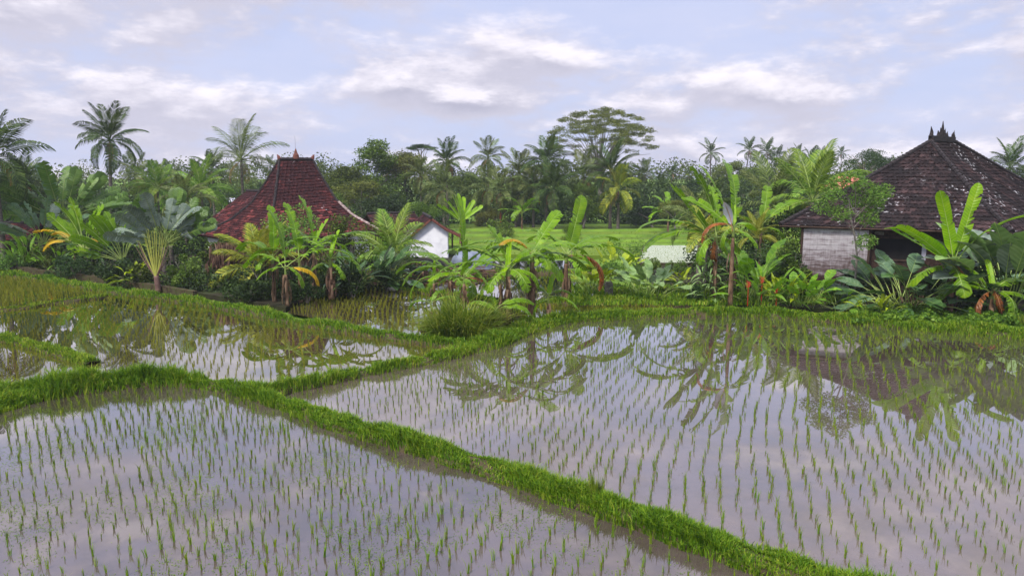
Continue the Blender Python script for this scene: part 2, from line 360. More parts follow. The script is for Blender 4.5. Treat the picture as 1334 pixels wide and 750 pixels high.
# raised garden ground
LG = [(-900, 300), (-300, 308), (0, 344), (130, 363), (250, 380), (372, 400), (388, 391), (440, 378), (512, 371), (560, 360), (600, 345), (625, 335), (600, 318)]
gl = GP(LG, .12)+[Vector((-4, 80, 0)), Vector((-140, 80, 0))]
poly('garden_ground', gl, .12, M['soil'], thick=.3)
RG = [(846, 386), (1000, 397), (1100, 404), (1200, 412), (1334, 424), (1800, 470)]
gr = GP(RG, .14)+[Vector((75, 60, 0)), Vector((14, 60, 0)), Vector((9, 46, 0))]
poly('garden_ground', gr, .14, M['soil'], thick=.3)
ml = GP([(740, 362), (800, 368), (846, 384), (900, 388), (940, 380), (960, 350), (740, 350)], .10)
poly('lawn', ml, .10, M['lawn'], thick=.25)
ff = [Vector((-14, 53, 0)), Vector((12, 50, 0)), Vector((60, 62, 0)), Vector((110, 84, 0)), Vector((-60, 84, 0)), Vector((-45, 62, 0))]
poly('rice_field', ff, .16, M['field'], thick=.3)
kk = GP([(829, 343), (921, 343), (948, 319), (838, 319)], .28)
poly('terrace_bank', kk, .28, M['mudbank'], thick=.36)
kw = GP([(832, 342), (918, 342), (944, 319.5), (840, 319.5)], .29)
poly('plot', kw, .29, plain('pale_plot', [(.22, .27, .15), (.36, .40, .29), (.46, .47, .40)], 5, .7, .2, .1, stretch=(3, .5, 1)))  # matte pale streaked surface covering the top of the raised terrace

def smooth(pts, ws, n=8):
    out = []; P = [pts[0]]+list(pts)+[pts[-1]]; Wd = [ws[0]]+list(ws)+[ws[-1]]
    for i in range(1, len(P)-2):
        for k in range(n):
            t = k/n; a, b, c, d = P[i-1:i+3]
            p = .5*((2*b)+(c-a)*t+(2*a-5*b+4*c-d)*t*t+(3*b-a-3*c+d)*t**3)
            out.append((p, Wd[i]*(1-t)+Wd[i+1]*t))
    out.append((P[-2], Wd[-2])); return out
def wob(x, y, s=1.): return (math.sin(x*1.7*s+y*.9*s)+math.sin(x*.63*s-y*1.31*s+2)+math.sin(x*3.1*s+y*2.7*s+1)*.5)/2.5
BANKS = []
def bank(px, w, h=.16, m='mudbank', tall=.2, dens=900, label=None, gm='grass', side=1):
    """px: near water edge; the bank lies on the far side of it, w metres wide"""
    pts = [G(a, b, 0) for a, b in px]
    if not hasattr(w, '__len__'): w = [w]*len(pts)
    sm = smooth(pts, w, 10); mb = MB(); sec = 9; vs = []; rows = []
    for i, (p, ww) in enumerate(sm):
        t = (sm[min(i+1, len(sm)-1)][0]-sm[max(i-1, 0)][0]); t.z = 0; t.normalize()
        nn = Vector((-t.y, t.x, 0))*side
        row = []
        for k in range(sec):
            u = k/(sec-1); e = .07*wob(p.x*2+k, p.y*2, 2)
            hh = h*(1+.3*wob(p.x, p.y))*math.sin(math.pi*u)**.55-.10*(1 if k in (0, sec-1) else 0)
            q = p+nn*(ww*u+e*(1-abs(2*u-1))*.5+e); q.z = hh
            row.append(q); vs.append(q)
        rows.append(row)
    fs = [(i*sec+k, (i+1)*sec+k, (i+1)*sec+k+1, i*sec+k+1) for i in range(len(rows)-1) for k in range(sec-1)]
    mb.add(vs, fs); link('field_bank', mb.mesh('field_bank', M[m], True), kind='structure')
    BANKS.append((rows, tall, dens, label, gm))
bank([(-700, 612), (-200, 582), (-60, 560), (0, 539), (82, 518), (164, 507), (218, 504), (284, 511), (350, 530), (404, 552), (464, 572), (499, 582), (597, 612), (696, 646), (794, 681), (900, 720), (985, 751), (1150, 812)],
     [2.2, 2.0, 1.9, 1.7, 1.1, .7, .55, .55, .6, .6, .6, .6, .62, .62, .62, .66, .7, .7], .17, tall=.20, dens=1500, label='bright green grass along the bank curving through the foreground')
bank([(330, 522), (372, 513), (400, 508), (499, 487), (597, 467), (656, 452), (696, 435), (735, 423), (794, 418), (900, 413), (1000, 414), (1100, 422), (1200, 432), (1334, 443), (1700, 475)],
     [.3, .45, .5, .55, .65, 1.1, 1.3, 1.1, .9, .9, .9, 1.2, 1.4, 1.6, 1.8], .17, tall=.24, dens=1000, label='bright green grass along the far edge of the large right paddy')
bank([(-300, 330), (0, 361), (75, 372), (164, 386), (273, 401), (382, 423), (500, 443), (600, 456)], [.9, .8, .75, .7, .6, .6, .55, .5], .17, tall=.22, dens=700, label='green grass on the long bank in front of the left garden')
bank([(-200, 421), (11, 405), (71, 397), (147, 388)], .4, .13, tall=.15, dens=600, label='short grass on the thin bank across the far left paddy')
bank([(-200, 424), (-20, 443), (53, 461), (107, 478)], .55, .14, tall=.18, dens=800, label='green grass on the short bank ending inside the left paddy')
bank([(505, 379), (560, 385), (620, 393), (640, 402), (700, 399), (800, 397), (905, 400)], [.5, .5, .6, .9, .8, .8, .8], .15, tall=.22, dens=500, label='grass strip running between the banana plants')
bank([(560, 440), (600, 436), (640, 425), (690, 412)], [1.5, 2.4, 2.6, 1.5], .16, tall=.24, dens=600, label='grass patch at the feet of the middle bananas')
bank([(520, 366), (600, 362), (700, 358), (800, 361)], .9, .2, tall=.25, dens=260, label='weedy bank behind the small pond')

def blades(P, hgt, wid, lean, m, name):
    """P Nx3 roots; curved grass blades, two quads narrowing + tip; joined"""
    n = len(P); a = rs.uniform(0, 2*np.pi, n); b = a+rs.uniform(-.8, .8, n)+np.pi/2
    hh = hgt*rs.uniform(.55, 1.25, n); ww = wid*rs.uniform(.7, 1.3, n); ll = lean*rs.uniform(.1, 1.2, n)*hh
    d = np.stack([np.cos(a), np.sin(a), a*0], 1); s = np.stack([np.cos(b), np.sin(b), a*0], 1); up = np.array([0, 0, 1.])
    v = np.zeros((n, 5, 3)); 
    v[:, 0] = P-s*ww[:, None]/2; v[:, 1] = P+s*ww[:, None]/2
    mid = P+d*(ll*.35)[:, None]+up*(hh*.6)[:, None]
    v[:, 2] = mid+s*ww[:, None]*.38; v[:, 3] = mid-s*ww[:, None]*.38
    v[:, 4] = P+d*ll[:, None]+up*(hh*.98-ll*.25)[:, None]
    i = np.arange(n)[:, None]*5
    f = np.concatenate([i+np.array([[0, 1, 2]]), i+np.array([[0, 2, 3]]), i+np.array([[3, 2, 4]])])
    return npmesh(name, v.reshape(-1, 3), f, m)
for rows, tall, dens, label, gm in BANKS:
    pts = []
    for i in range(len(rows)-1):
        r0, r1 = rows[i], rows[i+1]; c = (r0[4]+r1[4])/2
        L = (r1[0]-r0[0]).length; wd = (r0[-1]-r0[0]).length
        dist = max(c.length, 8)
        if abs(c.x/max(c.y, 1)) > .80 or c.y < 5: continue
        n = int(L*wd*dens*min(1.5, (14/dist)**1.0)*2.2)
        for _ in range(n):
            u = .2+rnd.random()*7.75; k = int(u); fu = u-k; t = rnd.random()
            p = (r0[k]*(1-fu)+r0[k+1]*fu)*(1-t)+(r1[k]*(1-fu)+r1[k+1]*fu)*t
            if wob(p.x*2.9+1, p.y*2.9) > .62 and rnd.random() < .75: continue
            pts.append((p.x, p.y, max(p.z, 0)-.01))
    P = np.array(pts); dist = np.linalg.norm(P[:, :2], axis=1)
    clump = np.array([.75+.45*wob(p[0]*1.6, p[1]*1.6)+.25*wob(p[0]*5, p[1]*5) for p in pts])
    if 'foreground' in label: clump *= np.where((P[:, 0] < -8) & (P[:, 1] > 15), 1.9, 1.0)
    me = blades(P, tall*1.12*clump, .0065+.0008*dist, .8, M[gm], 'bank_grass')
    o = link('bank_grass', me, kind='stuff'); tag(o, label, 'grass')
# ------------------------------------------------------------------ rice
def inpoly(x, y, P):
    c = False; n = len(P)
    for i in range(n):
        a, b = P[i], P[i-1]
        if (a[1] > y) != (b[1] > y) and x < (b[0]-a[0])*(y-a[1])/(b[1]-a[1])+a[0]: c = not c
    return c
def seedling_verts(r, h, nb, w=.010):
    v = []; f = []
    for k in range(nb):
        a = r.uniform(0, 6.28); hh = h*r.uniform(.6, 1.1); ll = hh*r.uniform(.08, .5); o = (r.uniform(-.02, .02), r.uniform(-.02, .02)); ww = w*r.uniform(.8, 1.3)
        d = (math.cos(a), math.sin(a)); s = (math.cos(a+1.2), math.sin(a+1.2)); b = len(v)
        v += [(o[0]-s[0]*ww/2, o[1]-s[1]*ww/2, -.02), (o[0]+s[0]*ww/2, o[1]+s[1]*ww/2, -.02),
              (o[0]+d[0]*ll*.3+s[0]*ww*.45, o[1]+d[1]*ll*.3+s[1]*ww*.45, hh*.6), (o[0]+d[0]*ll*.3-s[0]*ww*.45, o[1]+d[1]*ll*.3-s[1]*ww*.45, hh*.6),
              (o[0]+d[0]*ll, o[1]+d[1]*ll, hh)]
        f += [(b, b+1, b+2), (b, b+2, b+3), (b+3, b+2, b+4)]
    return np.array(v), np.array(f)
SEED = [seedling_verts(rnd, rnd.uniform(.19, .26), rnd.randint(7, 12), .0105) for _ in range(8)]
def rows_in(P, ang, dx, dy, jit, zz, hs, warp=0, keep=1.):
    """planting grid: ang = direction of the rows"""
    Pw = [(p.x, p.y) for p in GP(P, 0)]; xs = [p[0] for p in Pw]; ys = [p[1] for p in Pw]
    out = []; ca, sa = math.cos(R(ang)), math.sin(R(ang)); 
    R_ = 60
    for i in range(int(-R_/dx), int(R_/dx)):
        for j in range(int(-R_/dy), int(R_/dy)):
            u = i*dx; v = j*dy
            u2 = u+warp*math.sin(v*.16+.5)
            x = u2*ca-v*sa; y = 25+u2*sa+v*ca
            if y < 7.2 or abs(x) > y*.74+1.5: continue
            x += rnd.gauss(0, jit)+.07*wob(x*.7+3, y*.7); y += rnd.gauss(0, jit)+.07*wob(x*.6, y*.8+5)
            if rnd.random() > keep: continue
            if inpoly(x, y, Pw): out.append((x, y, zz, hs*rnd.choice((.6, .8, .9, .95, 1, 1.05, 1.1, 1.2))*(1+.2*wob(x*.5, y*.5))))
    return out
near = rows_in(A, 74, .24, .30, .026, 0, .80, .7, .90)
main = rows_in(B, -14, .29, .235, .024, .006, .68, .9, .91)
far = rows_in(Cp, 20, .24, .24, .03, .012, .62, .3, .85)+rows_in(Dp, 20, .25, .25, .03, .018, .62, 0, .9)+rows_in(Ep, 15, .22, .22, .03, .024, .8, 0, .95)\
    +rows_in(Fp, 8, .20, .42, .02, .02, .8, 0, .95)+rows_in(Gp, 5, .3, .3, .03, .014, .6, 0, .5)+rows_in(Hp, 5, .24, .24, .03, .02, .8, 0, .7)
def shown(p): 
    # inside the picture?
    d = Vector((p[0], p[1], p[2]-H)); yy = d.y*CT-d.z*ST; up = d.y*ST+d.z*CT
    px = 667+F*d.x/yy; py = 375-F*up/yy
    return -2 < px < 1336 and py < 756, yy
allp = [(q, 0) for q in near]+[(q, 1) for q in main]+[(q, 2) for q in far]
cand = sorted([(shown(q)[1]/q[3], i) for i, (q, w) in enumerate(allp) if w < 2 and shown(q)[0]])
chosen = set(i for _, i in cand[:300])
smesh = [npmesh('rice_seedling', v, f, M['rice']) for v, f in SEED]
VV = []; FF = []; MI = []; base = 0
for i, (q, w) in enumerate(allp):
    k = rnd.randrange(8); a = rnd.uniform(0, 6.28)
    if i in chosen:
        o = link('rice_seedling', smesh[k], None, q[:3], (rnd.gauss(0, .05), rnd.gauss(0, .05), a), q[3])
        if w == 0: tag(o, 'young green rice seedling standing in the near left paddy', 'rice seedling', 'rice seedlings in the near left paddy')
        else: tag(o, 'young green rice seedling standing in the large right paddy', 'rice seedling', 'rice seedlings in the large right paddy')
    else:
        v, f = SEED[k]; c, s = math.cos(a), math.sin(a); D = q[1]
        wf = 1+max(0, (D-14))*.014        # slightly fatter clumps far off, where they merge
        x = (v[:, 0]*c-v[:, 1]*s)*q[3]*wf+q[0]; y = (v[:, 0]*s+v[:, 1]*c)*q[3]*wf+q[1]
        VV.append(np.stack([x, y, v[:, 2]*q[3]+q[2]], 1)); FF.append(f+base); MI.append(np.full(len(f), 0 if w < 2 else 1)); base += len(v)
o = link('rice_seedlings', npmesh('rice_seedlings', np.concatenate(VV), np.concatenate(FF), [M['rice'], M['ricefar']], np.concatenate(MI).astype(np.int32)), kind='stuff')
tag(o, 'rows of young rice seedlings filling the flooded paddies', 'rice seedlings')
# rice of the far bright field and the pale terrace
P = []
for _ in range(5000):
    y = rnd.uniform(51, 82); x = rnd.uniform(-15, 30)
    P.append((x, y, .14))
o = link('field_rice', blades(np.array(P), .09, .09, .5, M['grass'], 'field_rice'), kind='stuff'); tag(o, 'bright green rice filling the far field before the trees', 'rice')
P = []; a0, a1, a2, a3 = kw
for i in range(44):
    for j in range(16):
        u = (i+rnd.gauss(0, .12))/43; v = (j+rnd.gauss(0, .2))/15
        p = (a0*(1-u)+a1*u)*(1-v)+(a3*(1-u)+a2*u)*v; P.append((p.x+rnd.gauss(0, .02), p.y+rnd.gauss(0, .02), .28))
o = link('terrace_rice', blades(np.array(P), .09, .025, .2, M['ricefar'], 'terrace_rice'), kind='stuff'); tag(o, 'thin rice seedlings on the pale raised seedbed', 'rice')
# floating weed in the near paddy
def cards(C, size, asp=.5, flat=0., up=None):
    """leaf shaped cards around centres C; flat 0 random .. 1 horizontal"""
    n = len(C); d = rs.normal(size=(n, 3)); d[:, 2] = d[:, 2]*(1-flat)-.25*(1-flat); d /= np.linalg.norm(d, axis=1)[:, None]
    r = rs.normal(size=(n, 3)); r[:, 2] *= (1-flat); s = np.cross(d, r); 
    if flat > .9: s = np.stack([-d[:, 1], d[:, 0], d[:, 2]*0], 1)
    s /= np.linalg.norm(s, axis=1)[:, None]+1e-9; nn = np.cross(d, s)
    L = (size*rs.uniform(.6, 1.3, n))[:, None]; w = L*asp
    v = np.stack([C-d*L*.5, C+s*w*.5+nn*L*.06-d*L*.05, C+d*L*.5-nn*L*.1, C-s*w*.5+nn*L*.06-d*L*.05], 1).reshape(-1, 3)
    return v, (np.arange(n)[:, None]*4+np.array([[0, 1, 2, 3]]))
P = []; Aw = [(p.x, p.y) for p in GP(A, 0)]
while len(P) < 17000:
    x = rnd.uniform(-12, 8); y = rnd.uniform(7.5, 17)
    k = wob(x*1.3, y*1.3)+.6*wob(x*4, y*4)
    if k+rnd.gauss(0, .4) > .35 and inpoly(x, y, Aw): P.append((x, y, .006))
v, f = cards(np.array(P), .032, .35, 1.); o = link('floating_weed', npmesh('floating_weed', v, f, M['rice']), kind='stuff'); tag(o, 'specks of pale green weed floating on the near left paddy', 'water weed')
P = []; Bw = [(p.x, p.y) for p in GP(B, 0)]
while len(P) < 1500:
    x = rnd.uniform(-4, 22); y = rnd.uniform(9, 24)
    if wob(x*1.1, y*1.3)+rnd.gauss(0, .3) > .8 and inpoly(x, y, Bw): P.append((x, y, .012))
v, f = cards(np.array(P), .025, .35, 1.); o = link('floating_weed', npmesh('floating_weed', v, f, M['mudbank']), kind='stuff'); tag(o, 'dark flecks of plant debris on the large right paddy', 'plant debris')

# ------------------------------------------------------------------ leaves
def blade(L, W, pet=.0, droop=60, e0=0, tear=0., nseg=12, shape='banana', fold=.25, r=rnd, mats=None, pr=.02, name='leaf', power=1.3, wave=.0, twist=0):
    """leaf along +X bending down in XZ; petiole then blade; slot 0 blade, slot 1 rib"""
    mb = MB(); pts = []; p = Vector((0, 0, 0)); tot = L+pet; n = nseg+4 if pet else nseg; ds = tot/n
    for i in range(n+1):
        t = i/n; a = R(e0-droop*t**power); pts.append((p.copy(), Vector((math.cos(a), 0, math.sin(a))), Vector((-math.sin(a), 0, math.cos(a))), i*ds))
        p += Vector((math.cos(a), 0, math.sin(a)))*ds
    rr = [max(pr*.25, pr*(1-.8*i/n)) for i in range(n+1)]
    mb.tube([q[0]-q[2]*rr[i]*.6 for i, q in enumerate(pts)], rr, 5, 1)
    def width(t):
        if t <= 0 or t >= 1: return .0
        if shape == 'banana': return W/2*min(1, (t/.10)**.7)*min(1, ((1-t)/.16)**.6)
        if shape == 'paddle': return W/2*(math.sin(math.pi*t**.85))**.75
        if shape == 'lance': return W/2*(math.sin(math.pi*t**.75))
        if shape == 'strap': return W/2*min(1, t/.08)*min(1, (1-t)/.5)
        return W/2
    bl = [q for q in pts if q[3] >= pet-1e-6]; nb = len(bl)-1
    Y = Vector((0, 1, 0))
    for side in (1, -1):
        torn = 0.; 
        for i in range(nb):
            t0, t1 = i/nb, (i+1)/nb; w0 = max(width(t0), width(.02+t0) if i == 0 else 0)*1.; w1 = width(t1)
            a, b = bl[i], bl[i+1]; sk = L*.05
            if tear and r.random() < tear: dr = r.uniform(.1, 1.0); g = r.uniform(.05, .3); sh = r.uniform(.7, 1.0)
            else: dr = torn; g = 0; sh = 1
            torn = dr*.6
            def out(q, w, k, gg):
                wv = wave*math.sin(i*2.1+side)*w
                dz = fold*w-(fold*w+w)*dr*.5+wv
                return q[0]+Y*(side*w*sh*(1-.35*dr))+q[2]*dz+q[1]*(sk*(w/(W/2+1e-9)))+q[1]*gg*(L/nb)
            midk = .55
            o0 = out(a, w0, 0, g); o1 = out(b, w1, 1, -g)
            m0 = a[0].lerp(o0, midk)+a[2]*w0*.10*(1 if dr else .6); m1 = b[0].lerp(o1, midk)+b[2]*w1*.10*(1 if dr else .6)
            vs = [a[0], b[0], m1, m0, o1, o0]
            fs = [(0, 1, 2, 3), (3, 2, 4, 5)] if side > 0 else [(3, 2, 1, 0), (5, 4, 2, 3)]
            mb.add(vs, fs, 0)
    return mb.mesh(name, mats, True)
def frondmesh(L, droop, e0=0, pairs=30, ll=.7, hang=.5, mats=None, r=rnd, pet=.15, w=.05, lw=1., gap=0., name='frond'):
    """pinnate palm frond along +X, leaflets bent at the middle"""
    mb = MB(); n = 14; pts = []; p = Vector((0, 0, 0)); ds = L/n
    for i in range(n+1):
        t = i/n; a = R(e0-droop*t**1.4); pts.append((p.copy(), Vector((math.cos(a), 0, math.sin(a))), Vector((-math.sin(a), 0, math.cos(a)))))
        p += Vector((math.cos(a), 0, math.sin(a)))*ds
    mb.tube([q[0] for q in pts], [.028*L/3*(1-.8*i/n)+.004 for i in range(n+1)], 4, 1)
    Y = Vector((0, 1, 0))
    for k in range(pairs):
        t = pet+(1-pet)*(k+.5)/pairs; x = t*n; i = min(n-1, int(x)); fx = x-i
        q = pts[i][0].lerp(pts[i+1][0], fx); T = pts[i][1]; N = pts[i][2]
        if r.random() < gap: continue
        le = ll*(math.sin(math.pi*min(1, (t-pet)/(1-pet)*.86+.14))**.6)*r.uniform(.85, 1.1)
        for s in (1, -1):
            hg = hang*r.uniform(.35, 1.6); fw = .45+.5*t
            d1 = (Y*s*1+T*fw+N*(.25)).normalized(); d2 = (Y*s*.7+T*fw-Vector((0, 0, 1))*hg*1.6).normalized()
            m = q+d1*le*.5; e = m+d2*le*.5; ww = T*w*.5*lw
            mb.add([q-ww*.4, q+ww*.4, m+ww, m-ww, e], [(0, 1, 2, 3), (3, 2, 4)], 0)
    return mb.mesh(name, mats)
def dirrot(yaw, el, roll=0): return (Matrix.Rotation(R(yaw), 4, 'Z') @ Matrix.Rotation(-R(el), 4, 'Y') @ Matrix.Rotation(R(roll), 4, 'X')).to_euler()
BL = {}
def bset(key, n, mats, **k): BL[key] = [blade(mats=mats, **{kk: (vv(i) if callable(vv) else vv) for kk, vv in k.items()}) for i in range(n)]
g, rb = M['banana'], M['rib']
bset('ban', 6, [g, rb], L=2.75, W=.68, pet=.4, droop=lambda i: 55+14*i, tear=.36, nseg=20, fold=.12)
bset('banup', 4, [g, rb], L=2.8, W=.64, pet=.35, droop=lambda i: 12+10*i, tear=.22, nseg=20, fold=.18)
bset('banslim', 5, [M['bananayoung'], rb], L=2.75, W=.46, pet=.35, droop=lambda i: 10+16*i, tear=.12, nseg=20, fold=.12)
bset('banyoung', 2, [M['bananayoung'], rb], L=2.4, W=.46, pet=.2, droop=lambda i: 10+10*i, tear=.03, nseg=18, fold=.3)
bset('banlow', 4, [g, rb], L=1.75, W=.6, pet=.25, droop=lambda i: 70+15*i, tear=.35, nseg=18, fold=-.2)
bset('banbrown', 3, [M['bananabrown'], M['ribbrown']], L=1.9, W=.42, pet=.3, droop=lambda i: 110+20*i, tear=.55, nseg=18, fold=-.5)
bset('banyellow', 2, [M['bananayellow'], M['petyellow']], L=1.7, W=.42, pet=.3, droop=lambda i: 95+20*i, tear=.3, nseg=18, fold=-.4)
for nm, mt in (('dark', 'darkleaf'), ('silver', 'silver'), ('yellow', 'yellowleaf'), ('bright', 'brightleaf'), ('grey', 'greyleaf'), ('blue', 'bluegreen')):
    bset('pad'+nm, 3, [M[mt], rb], L=1.1, W=.46, pet=.8, droop=lambda i: 30+22*i, nseg=8, shape='paddle', fold=.2, pr=.014, wave=.08)
    bset('lan'+nm, 3, [M[mt], rb], L=.8, W=.15, pet=.25, droop=lambda i: 35+25*i, nseg=6, shape='lance', fold=.3, pr=.008)
bset('strap', 3, [M['silver'], rb], L=.6, W=.07, pet=.02, droop=lambda i: 70+25*i, nseg=6, shape='strap', fold=.3, pr=.003)
bset('ravd', 4, [M['ravleaf'], M['stemgreen']], L=2.1, W=.7, pet=1.2, droop=lambda i: 22+10*i, tear=.3, nseg=18, fold=.12, pr=.035)
bset('ravb', 4, [M['bluegreen'], M['stemgreen']], L=2.1, W=.7, pet=1.2, droop=lambda i: 22+10*i, tear=.3, nseg=18, fold=.12, pr=.035)
bset('ravg', 4, [M['greyleaf'], M['stemgreen']], L=2.0, W=.8, pet=1.0, droop=lambda i: 22+12*i, tear=.5, nseg=20, fold=-.15, pr=.035)
bset('ravn', 4, [M['banana'], rb], L=2.1, W=.6, pet=1.2, droop=lambda i: 18+12*i, tear=.35, nseg=18, fold=.2, pr=.035)
bset('ravy', 2, [M['bananayellow'], M['petyellow']], L=1.3, W=.5, pet=1.3, droop=lambda i: 70+20*i, tear=.3, nseg=14, fold=-.1, pr=.03)
FR = {}
for nm, mt in (('dark', 'frond'), ('pale', 'frondpale'), ('yellow', 'frondyellow'), ('bright', 'frondbright'), ('brown', 'frondbrown')):
    FR[nm] = [frondmesh(3.3, dr, 0, 42, 1.05, hg, [M[mt], M['rib'] if nm in ('yellow', 'bright') else M[mt]], w=.075, gap=.12) for dr, hg in ((25, .4), (60, 1.3), (80, 2.2), (110, 2.6))]
    if nm == 'pale': FR['airy'] = [frondmesh(3.3, dr, 0, 38, 1.1, hg, [M[mt], M[mt]], w=.04, gap=.1) for dr, hg in ((30, .5), (60, 1.5), (85, 2.2), (110, 2.6))]
    if nm in ('yellow', 'bright', 'dark'): FR[nm+'fine'] = [frondmesh(2.2, dr, 0, 46, .62, hg, [M[mt], M['petyellow']], w=.035) for dr, hg in ((30, .12), (60, .25), (90, .5))]
def leafpart(parent, me, loc, yaw, el, sc=1., roll=0, name='leaf', label=None):
    o = link(name, me, parent, loc, dirrot(yaw, el, roll), sc)
    if label: o['label'] = label
    return o
def stem(parent, h, r0, r1, lean=(0, 0), m='stemdry', name='stem', n=7, rough=.18, seg=10):
    mb = MB(); mb.tube([(lean[0]*t*t, lean[1]*t*t, h*t-.05) for t in [i/seg for i in range(seg+1)]], [(r0+(r1-r0)*i/seg)*(1+rnd.uniform(-rough, rough)) for i in range(seg+1)], n)
    return link(name, mb.mesh(name, M[m], True), parent)
def sheaths(parent, h, r, n=10, m='dryfibre'):
    """dead leaf sheaths hanging down the stem"""
    mb = MB()
    for k in range(n):
        a = rnd.uniform(0, 6.28); z = h*rnd.uniform(.3, 1.0); L = min(z*.95, rnd.uniform(.35, .9)); w = rnd.uniform(.05, .12)
        d = Vector((math.cos(a), math.sin(a), 0)); s = Vector((-d.y, d.x, 0)); vs = []
        for i in range(5):
            t = i/4; p = d*(r+.10*math.sin(t*2.6)+rnd.uniform(0, .04))+Vector((0, 0, z-L*t)); ww = w*(1-.6*t)
            vs += [p-s*ww/2, p+s*ww/2]
        mb.add(vs, [(2*i, 2*i+1, 2*i+3, 2*i+2) for i in range(4)])
    o = link('dry_sheaths', mb.mesh('dry_sheaths', M[m]), parent); o['kind'] = 'stuff'; return o
def banana(px, py, h, leaves, label, r=.11, z=.15, lean=(0, 0), D=None, nsh=12, group=None, sm='stemdry'):
    p = G(px, py, z) if D is None else Q(px, py, D)
    if D is not None: p.z = z
    t = thing('banana_plant', label, 'banana plant', p, group)
    stem(t, h, r, r*.6, lean, sm); stem(t, .5, r*.62, r*.35, (0, 0), 'stemgreen', 'leaf_sheath', seg=4, rough=.05).location = (lean[0], lean[1], h-.08)
    if nsh: sheaths(t, h, r, nsh)
    for lf in leaves:
        key, yaw, el, sc = lf[:4]; roll = lf[4] if len(lf) > 4 else rnd.uniform(-20, 20)
        leafpart(t, rnd.choice(BL[key]), (lean[0], lean[1], h+rnd.uniform(.1, .35)), yaw, el, sc, roll, label={'banbrown': 'dead brown leaf', 'banyellow': 'yellowing leaf'}.get(key))
    return t
def clump(name, cat, label, px, py, n, key, sc=(.8, 1.2), el=(45, 85), spread=.4, z=.14, D=None, stems=0, sh=.3, keys2=None, yaws=None, group=None):
    p = G(px, py, z) if D is None or py > 345 else Q(px, py, D)
    p.z = z
    t = thing(name, label, cat, p, group); keys2 = keys2 or [key]
    for k in range(n):
        a = rnd.uniform(0, 360) if yaws is None else rnd.uniform(*yaws); rr = spread*math.sqrt(rnd.random())
        kk = rnd.choice(keys2) if rnd.random() < .3 else key
        leafpart(t, rnd.choice(BL[kk]), (rr*math.cos(R(a))+rnd.gauss(0, .08), rr*math.sin(R(a)), sh*rnd.random()), a+rnd.gauss(0, 25), rnd.uniform(*el)-rr*12, rnd.uniform(*sc), rnd.uniform(-30, 30))
    return t
def ravenala(px, py, D, h, key, n, label, face=0, spread=75, sc=1., z=.14, keys2=None, r=.14, up=90):
    """traveller's palm: leaves in one upright fan"""
    p = Q(px, py, D); p.z = z; t = thing('travellers_palm', label, "traveller's palm", p, None, R(face))
    stem(t, h, r, r*.8, (0, 0), 'trunk', 'trunk')
    for k in range(n):
        f = -1+2*k/(n-1); a = up+f*spread+rnd.gauss(0, 3); me = rnd.choice(BL[key if not keys2 or rnd.random() > .3 else rnd.choice(keys2)])
        el = a if a <= 90 else 180-a; yaw = 0 if a <= 90 else 180
        leafpart(t, me, (.06*f*-1, 0, h+.1), yaw+rnd.gauss(0, 5), el, sc*rnd.uniform(.88, 1.08), 90+rnd.gauss(0, 25) if rnd.random() < .75 else rnd.gauss(0, 25))
    return t
def palm(px, py, D, rp, label, kind='dark', n=18, lean=0, z=0, thin=1., group=None, name='coconut_palm', zlow=-40, fr=None, trunk='trunk', dead=2, wind=0):
    """crown centre at pixel px,py and distance D; rp = frond reach in photo pixels"""
    c = Q(px, py, D); reach = rp*D/F; sc = reach/2.75
    t = thing(name, label, 'palm tree', (c.x-lean, c.y, z), group)
    hh = c.z-z; mb = MB(); seg = 9
    mb.tube([(lean*(i/seg)**1.6, 0, hh*i/seg-.1) for i in range(seg+1)], [(.19-.09*i/seg+(.1 if i == 0 else 0))*max(.5, min(1.0, sc))*thin for i in range(seg+1)], 7)
    link('trunk', mb.mesh('trunk', M[trunk], True), t)
    F_ = FR[fr or kind]; m = len(F_)
    for k in range(n):
        u = (k+.5)/n; el = 84+(zlow-84)*u**1.1; a = k*137.5+rnd.uniform(-15, 15)
        if wind: a = a+wind*math.sin(R(a))
        v = F_[min(m-1, int(u*m+rnd.uniform(-.5, .5)) if u*m > .5 else 0)]
        leafpart(t, v, (lean, 0, hh), a, el, sc*rnd.uniform(.85, 1.08), rnd.uniform(-35, 35), 'frond')
    for k in range(dead): leafpart(t, FR['brown'][2], (lean, 0, hh-.1), rnd.uniform(0, 360), -35, sc*.55, 0, 'frond', 'dead brown frond')
    return t
